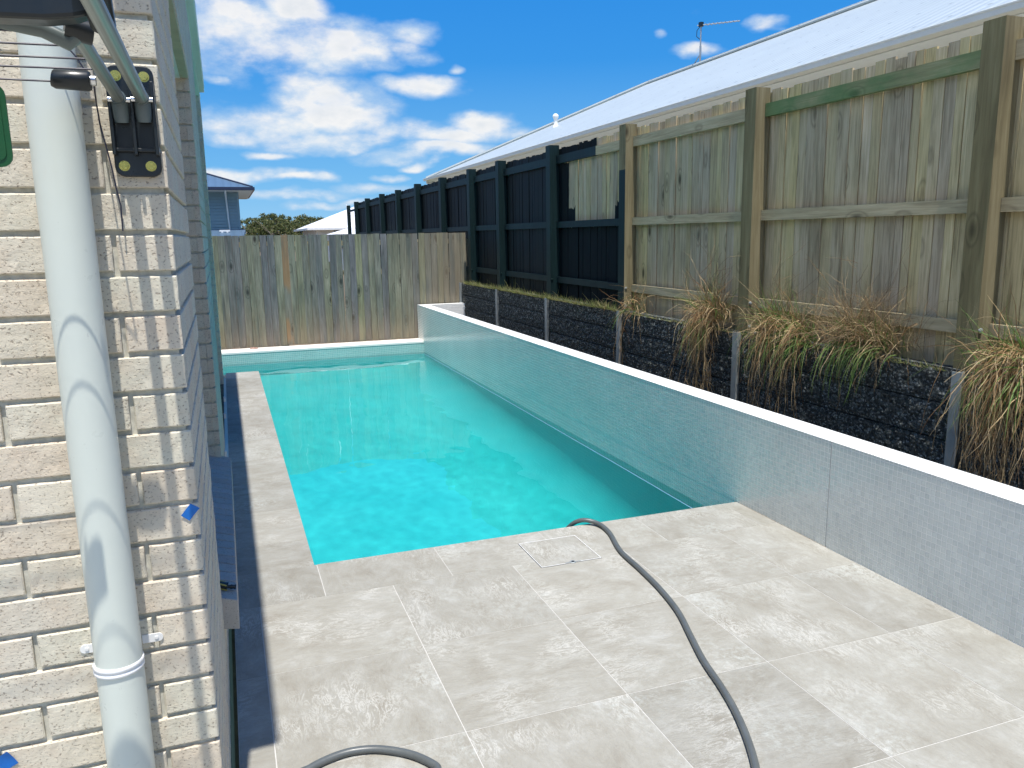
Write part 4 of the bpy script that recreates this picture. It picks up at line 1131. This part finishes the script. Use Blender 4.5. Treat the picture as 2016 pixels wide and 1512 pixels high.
mb = MB(); mb.hexa([(bx0, BY - 2.4, 1.70), (P3(479, 459, y=BY - 2.4).x, BY - 2.4, 1.70), (wxr + .3, WF - .05, 2.02), (bx0, WF - .05, 2.02), (bx0, BY - 2.4, 1.80), (P3(479, 459, y=BY - 2.4).x, BY - 2.4, 1.80), (wxr + .3, WF - .05, 2.22), (bx0, WF - .05, 2.22)]); mb.build('lower_roof', M['roofblue'], bh)
mb = MB(); a = P3(432, 455, y=BY - .5); b_ = P3(453, 455, y=BY - .5); mb.box(a.x, b_.x, BY - .6, BY - .4, a.z - .03, a.z + .06); mb.box(a.x + .1, a.x + .2, BY - .6, BY - .4, a.z - .25, a.z - .03); mb.box(b_.x - .2, b_.x - .1, BY - .6, BY - .4, a.z - .25, a.z - .03); mb.build('roof_spreader', M['white'], bh)

whs = thing('white_house', (9, 55, GZ), 'small white house with a bright hip roof, beyond the far end of the black fence', 'house')
c0 = P3(608, 449, y=48); WX0, WZ0 = c0.x, c0.z; W_ = 13.; tpw = .40; rr = 4.6; wy0, wy1 = 48., 57.2
mb = MB()
mb.quad([(WX0, wy0, WZ0), (WX0 + W_, wy0, WZ0), (WX0 + W_ - rr, wy0 + rr, WZ0 + rr * tpw), (WX0 + rr, wy0 + rr, WZ0 + rr * tpw)])
mb.quad([(WX0, wy1, WZ0), (WX0, wy0, WZ0), (WX0 + rr, wy0 + rr, WZ0 + rr * tpw)]); mb.quad([(WX0 + W_, wy0, WZ0), (WX0 + W_, wy1, WZ0), (WX0 + W_ - rr, wy0 + rr, WZ0 + rr * tpw)])
mb.quad([(WX0 + W_, wy1, WZ0), (WX0, wy1, WZ0), (WX0 + rr, wy0 + rr, WZ0 + rr * tpw), (WX0 + W_ - rr, wy0 + rr, WZ0 + rr * tpw)])
mb.build('roof', M['roofwhite'], whs)
mb = MB(); mb.box(WX0, WX0 + W_, wy0 - .1, wy0, WZ0 - .12, WZ0); mb.box(WX0 - .1, WX0, wy0 - .1, wy1, WZ0 - .12, WZ0); mb.build('gutter', M['white'], whs)
xl = P3(622, 455, y=wy0 + .6).x; mb = MB(); mb.box(xl, WX0 + W_ - .5, wy0 + .6, wy1 - .6, GZ, WZ0 - .1); mb.build('wall', M['whitewall'], whs)
for (pa, pb) in ((657, 670), (671.5, 690)):
    a = P3(pa, 455, y=wy0 + .6).x; b_ = P3(pb, 455, y=wy0 + .6).x; mb = MB(); mb.box(a, b_, wy0 + .56, wy0 + .599, 1.0, WZ0 - .16); wn_ = mb.build('window', M['darkwin'], whs)
    mb = MB(); mb.box(a - .05, a - .001, wy0 + .55, wy0 + .599, .95, WZ0 - .13); mb.box(b_ + .001, b_ + .05, wy0 + .55, wy0 + .599, .95, WZ0 - .13); mb.build('frame', M['white'], wn_)
q_ = P3(683, 412, y=52.6); mb = MB(); mb.tube([(q_.x, 52.6, WZ0 + 1.5), (q_.x, 52.6, q_.z)], .035, 6); mb.build('mast', M['white'], whs)
# low white porch roof in front of it
pr = thing('white_porch', (8, 42, GZ), 'low white porch roof just left of the lone black end post', 'porch')
a = P3(664, 461, y=42); b_ = P3(700, 461, y=42); top_ = P3(700, 447, y=43.5)
mb = MB(); mb.quad([(a.x, 42, a.z), (b_.x + 1.5, 42, a.z), (b_.x + 1.5, 44.5, top_.z), (a.x + 1.1, 44.5, top_.z)]); mb.quad([(a.x, 42, a.z), (a.x + 1.1, 44.5, top_.z), (a.x, 47, a.z)]); mb.build('roof', M['roofwhite'], pr)
mb = MB(); mb.box(a.x + .1, a.x + .2, 42.1, 42.2, GZ, a.z); mb.box(b_.x, b_.x + .1, 42.1, 42.2, GZ, a.z); mb.build('post', M['white'], pr)

# ================================================================== FAR TREES
M['crown'] = leafmat('gum_foliage', [(.04, .065, .02), (.075, .10, .032), (.14, .16, .055), (.24, .22, .10)], .3)
M['bark'] = plain('tree_bark', (.22, .19, .15), .9, var=.2)
specs = [(478, 433, .9), (497, 428, 1.), (516, 427, 1.), (533, 421, 1.15), (549, 424, 1.05), (566, 429, .9), (584, 425, 1.), (601, 423, 1.1), (612, 428, .9), (632, 427, .75), (648, 436, .7), (508, 436, .8), (560, 437, .8), (592, 437, .8)]
descr = ['olive gum tree at the left end of the tree line, against the blue house', 'olive gum tree second from the blue house in the tree line', 'gum tree with a rounded top, left of the tallest tree', 'tallest gum tree in the far tree line, left of centre',
         'gum tree leaning on the right side of the tallest tree', 'lower gum tree in the dip at the middle of the tree line', 'gum tree right of the dip in the tree line', 'tall feathery gum tree at the right of the tree line', 'gum tree above the left slope of the white roof',
         'pale thin tree standing apart above the white roof', 'small far tree half hidden by the white roof', 'low bushy tree in front of the left part of the tree line', 'low bushy tree below the dip in the tree line', 'low bushy tree in front of the right part of the tree line']
for i, (px, py, s_) in enumerate(specs):
    D = 126 + 6 * (i % 3) - (8 if i > 10 else 0)
    tp_ = P3(px, py, y=D); H = tp_.z - GZ; c = Vector((tp_.x, D, GZ)); rw_ = 2.2 * s_ + .4
    t = thing('gum_tree', tuple(c), descr[i], 'tree', 'gum trees beyond the houses')
    mb = MB(); mb.tube([c, c + Vector((.1, 0, H * .3)), c + Vector((.0, 0, H * .7))], [.16, .12, .05], 7)
    for k in range(7):
        a = U(0, 2 * PI); mb.tube([c + Vector((.05, 0, H * U(.25, .5))), c + Vector((math.cos(a) * rw_ * .4, math.sin(a) * rw_ * .4, H * .62)), c + Vector((math.cos(a) * rw_ * .8, math.sin(a) * rw_ * .8, H * U(.7, .9)))], [.07, .045, .02], 5)
    mb.build('trunk', M['bark'], t)
    mb = MB(); cl_ = []
    for k in range(46):
        a = U(0, 2 * PI); h = U(.10, 1.); rr_ = rw_ * math.sqrt(max(.05, 1 - ((h - .45) / .6) ** 2)) * U(.3, 1.05)
        cl_.append((c + Vector((math.cos(a) * rr_, math.sin(a) * rr_, H * h * .97)), U(.35, .8) * s_ * (.6 if h > .85 else 1)))
    cl_.append((c + Vector((0, 0, H * .94)), .4))
    for q, r_ in cl_:
        for k in range(int(110 * r_ + 20)):
            o = Vector((random.gauss(0, 1), random.gauss(0, 1), random.gauss(0, .7))) * r_ * .5; p = q + o
            if p.z > tp_.z + .15: p.z = tp_.z - U(0, .3)
            if p.z < GZ + .3: continue
            u1 = Vector((jit(1), jit(1), jit(1))).normalized(); u2 = u1.cross(Vector((jit(1), jit(1), jit(1)))).normalized(); L_ = U(.06, .13)
            mb.quad([p - u1 * L_ - u2 * L_ * .5, p + u1 * L_ - u2 * L_ * .5, p + u1 * L_ + u2 * L_ * .5, p - u1 * L_ + u2 * L_ * .5])
    mb.build('crown', M['crown'], t)

for o in scn.objects:
    if '_o' in o: del o['_o']
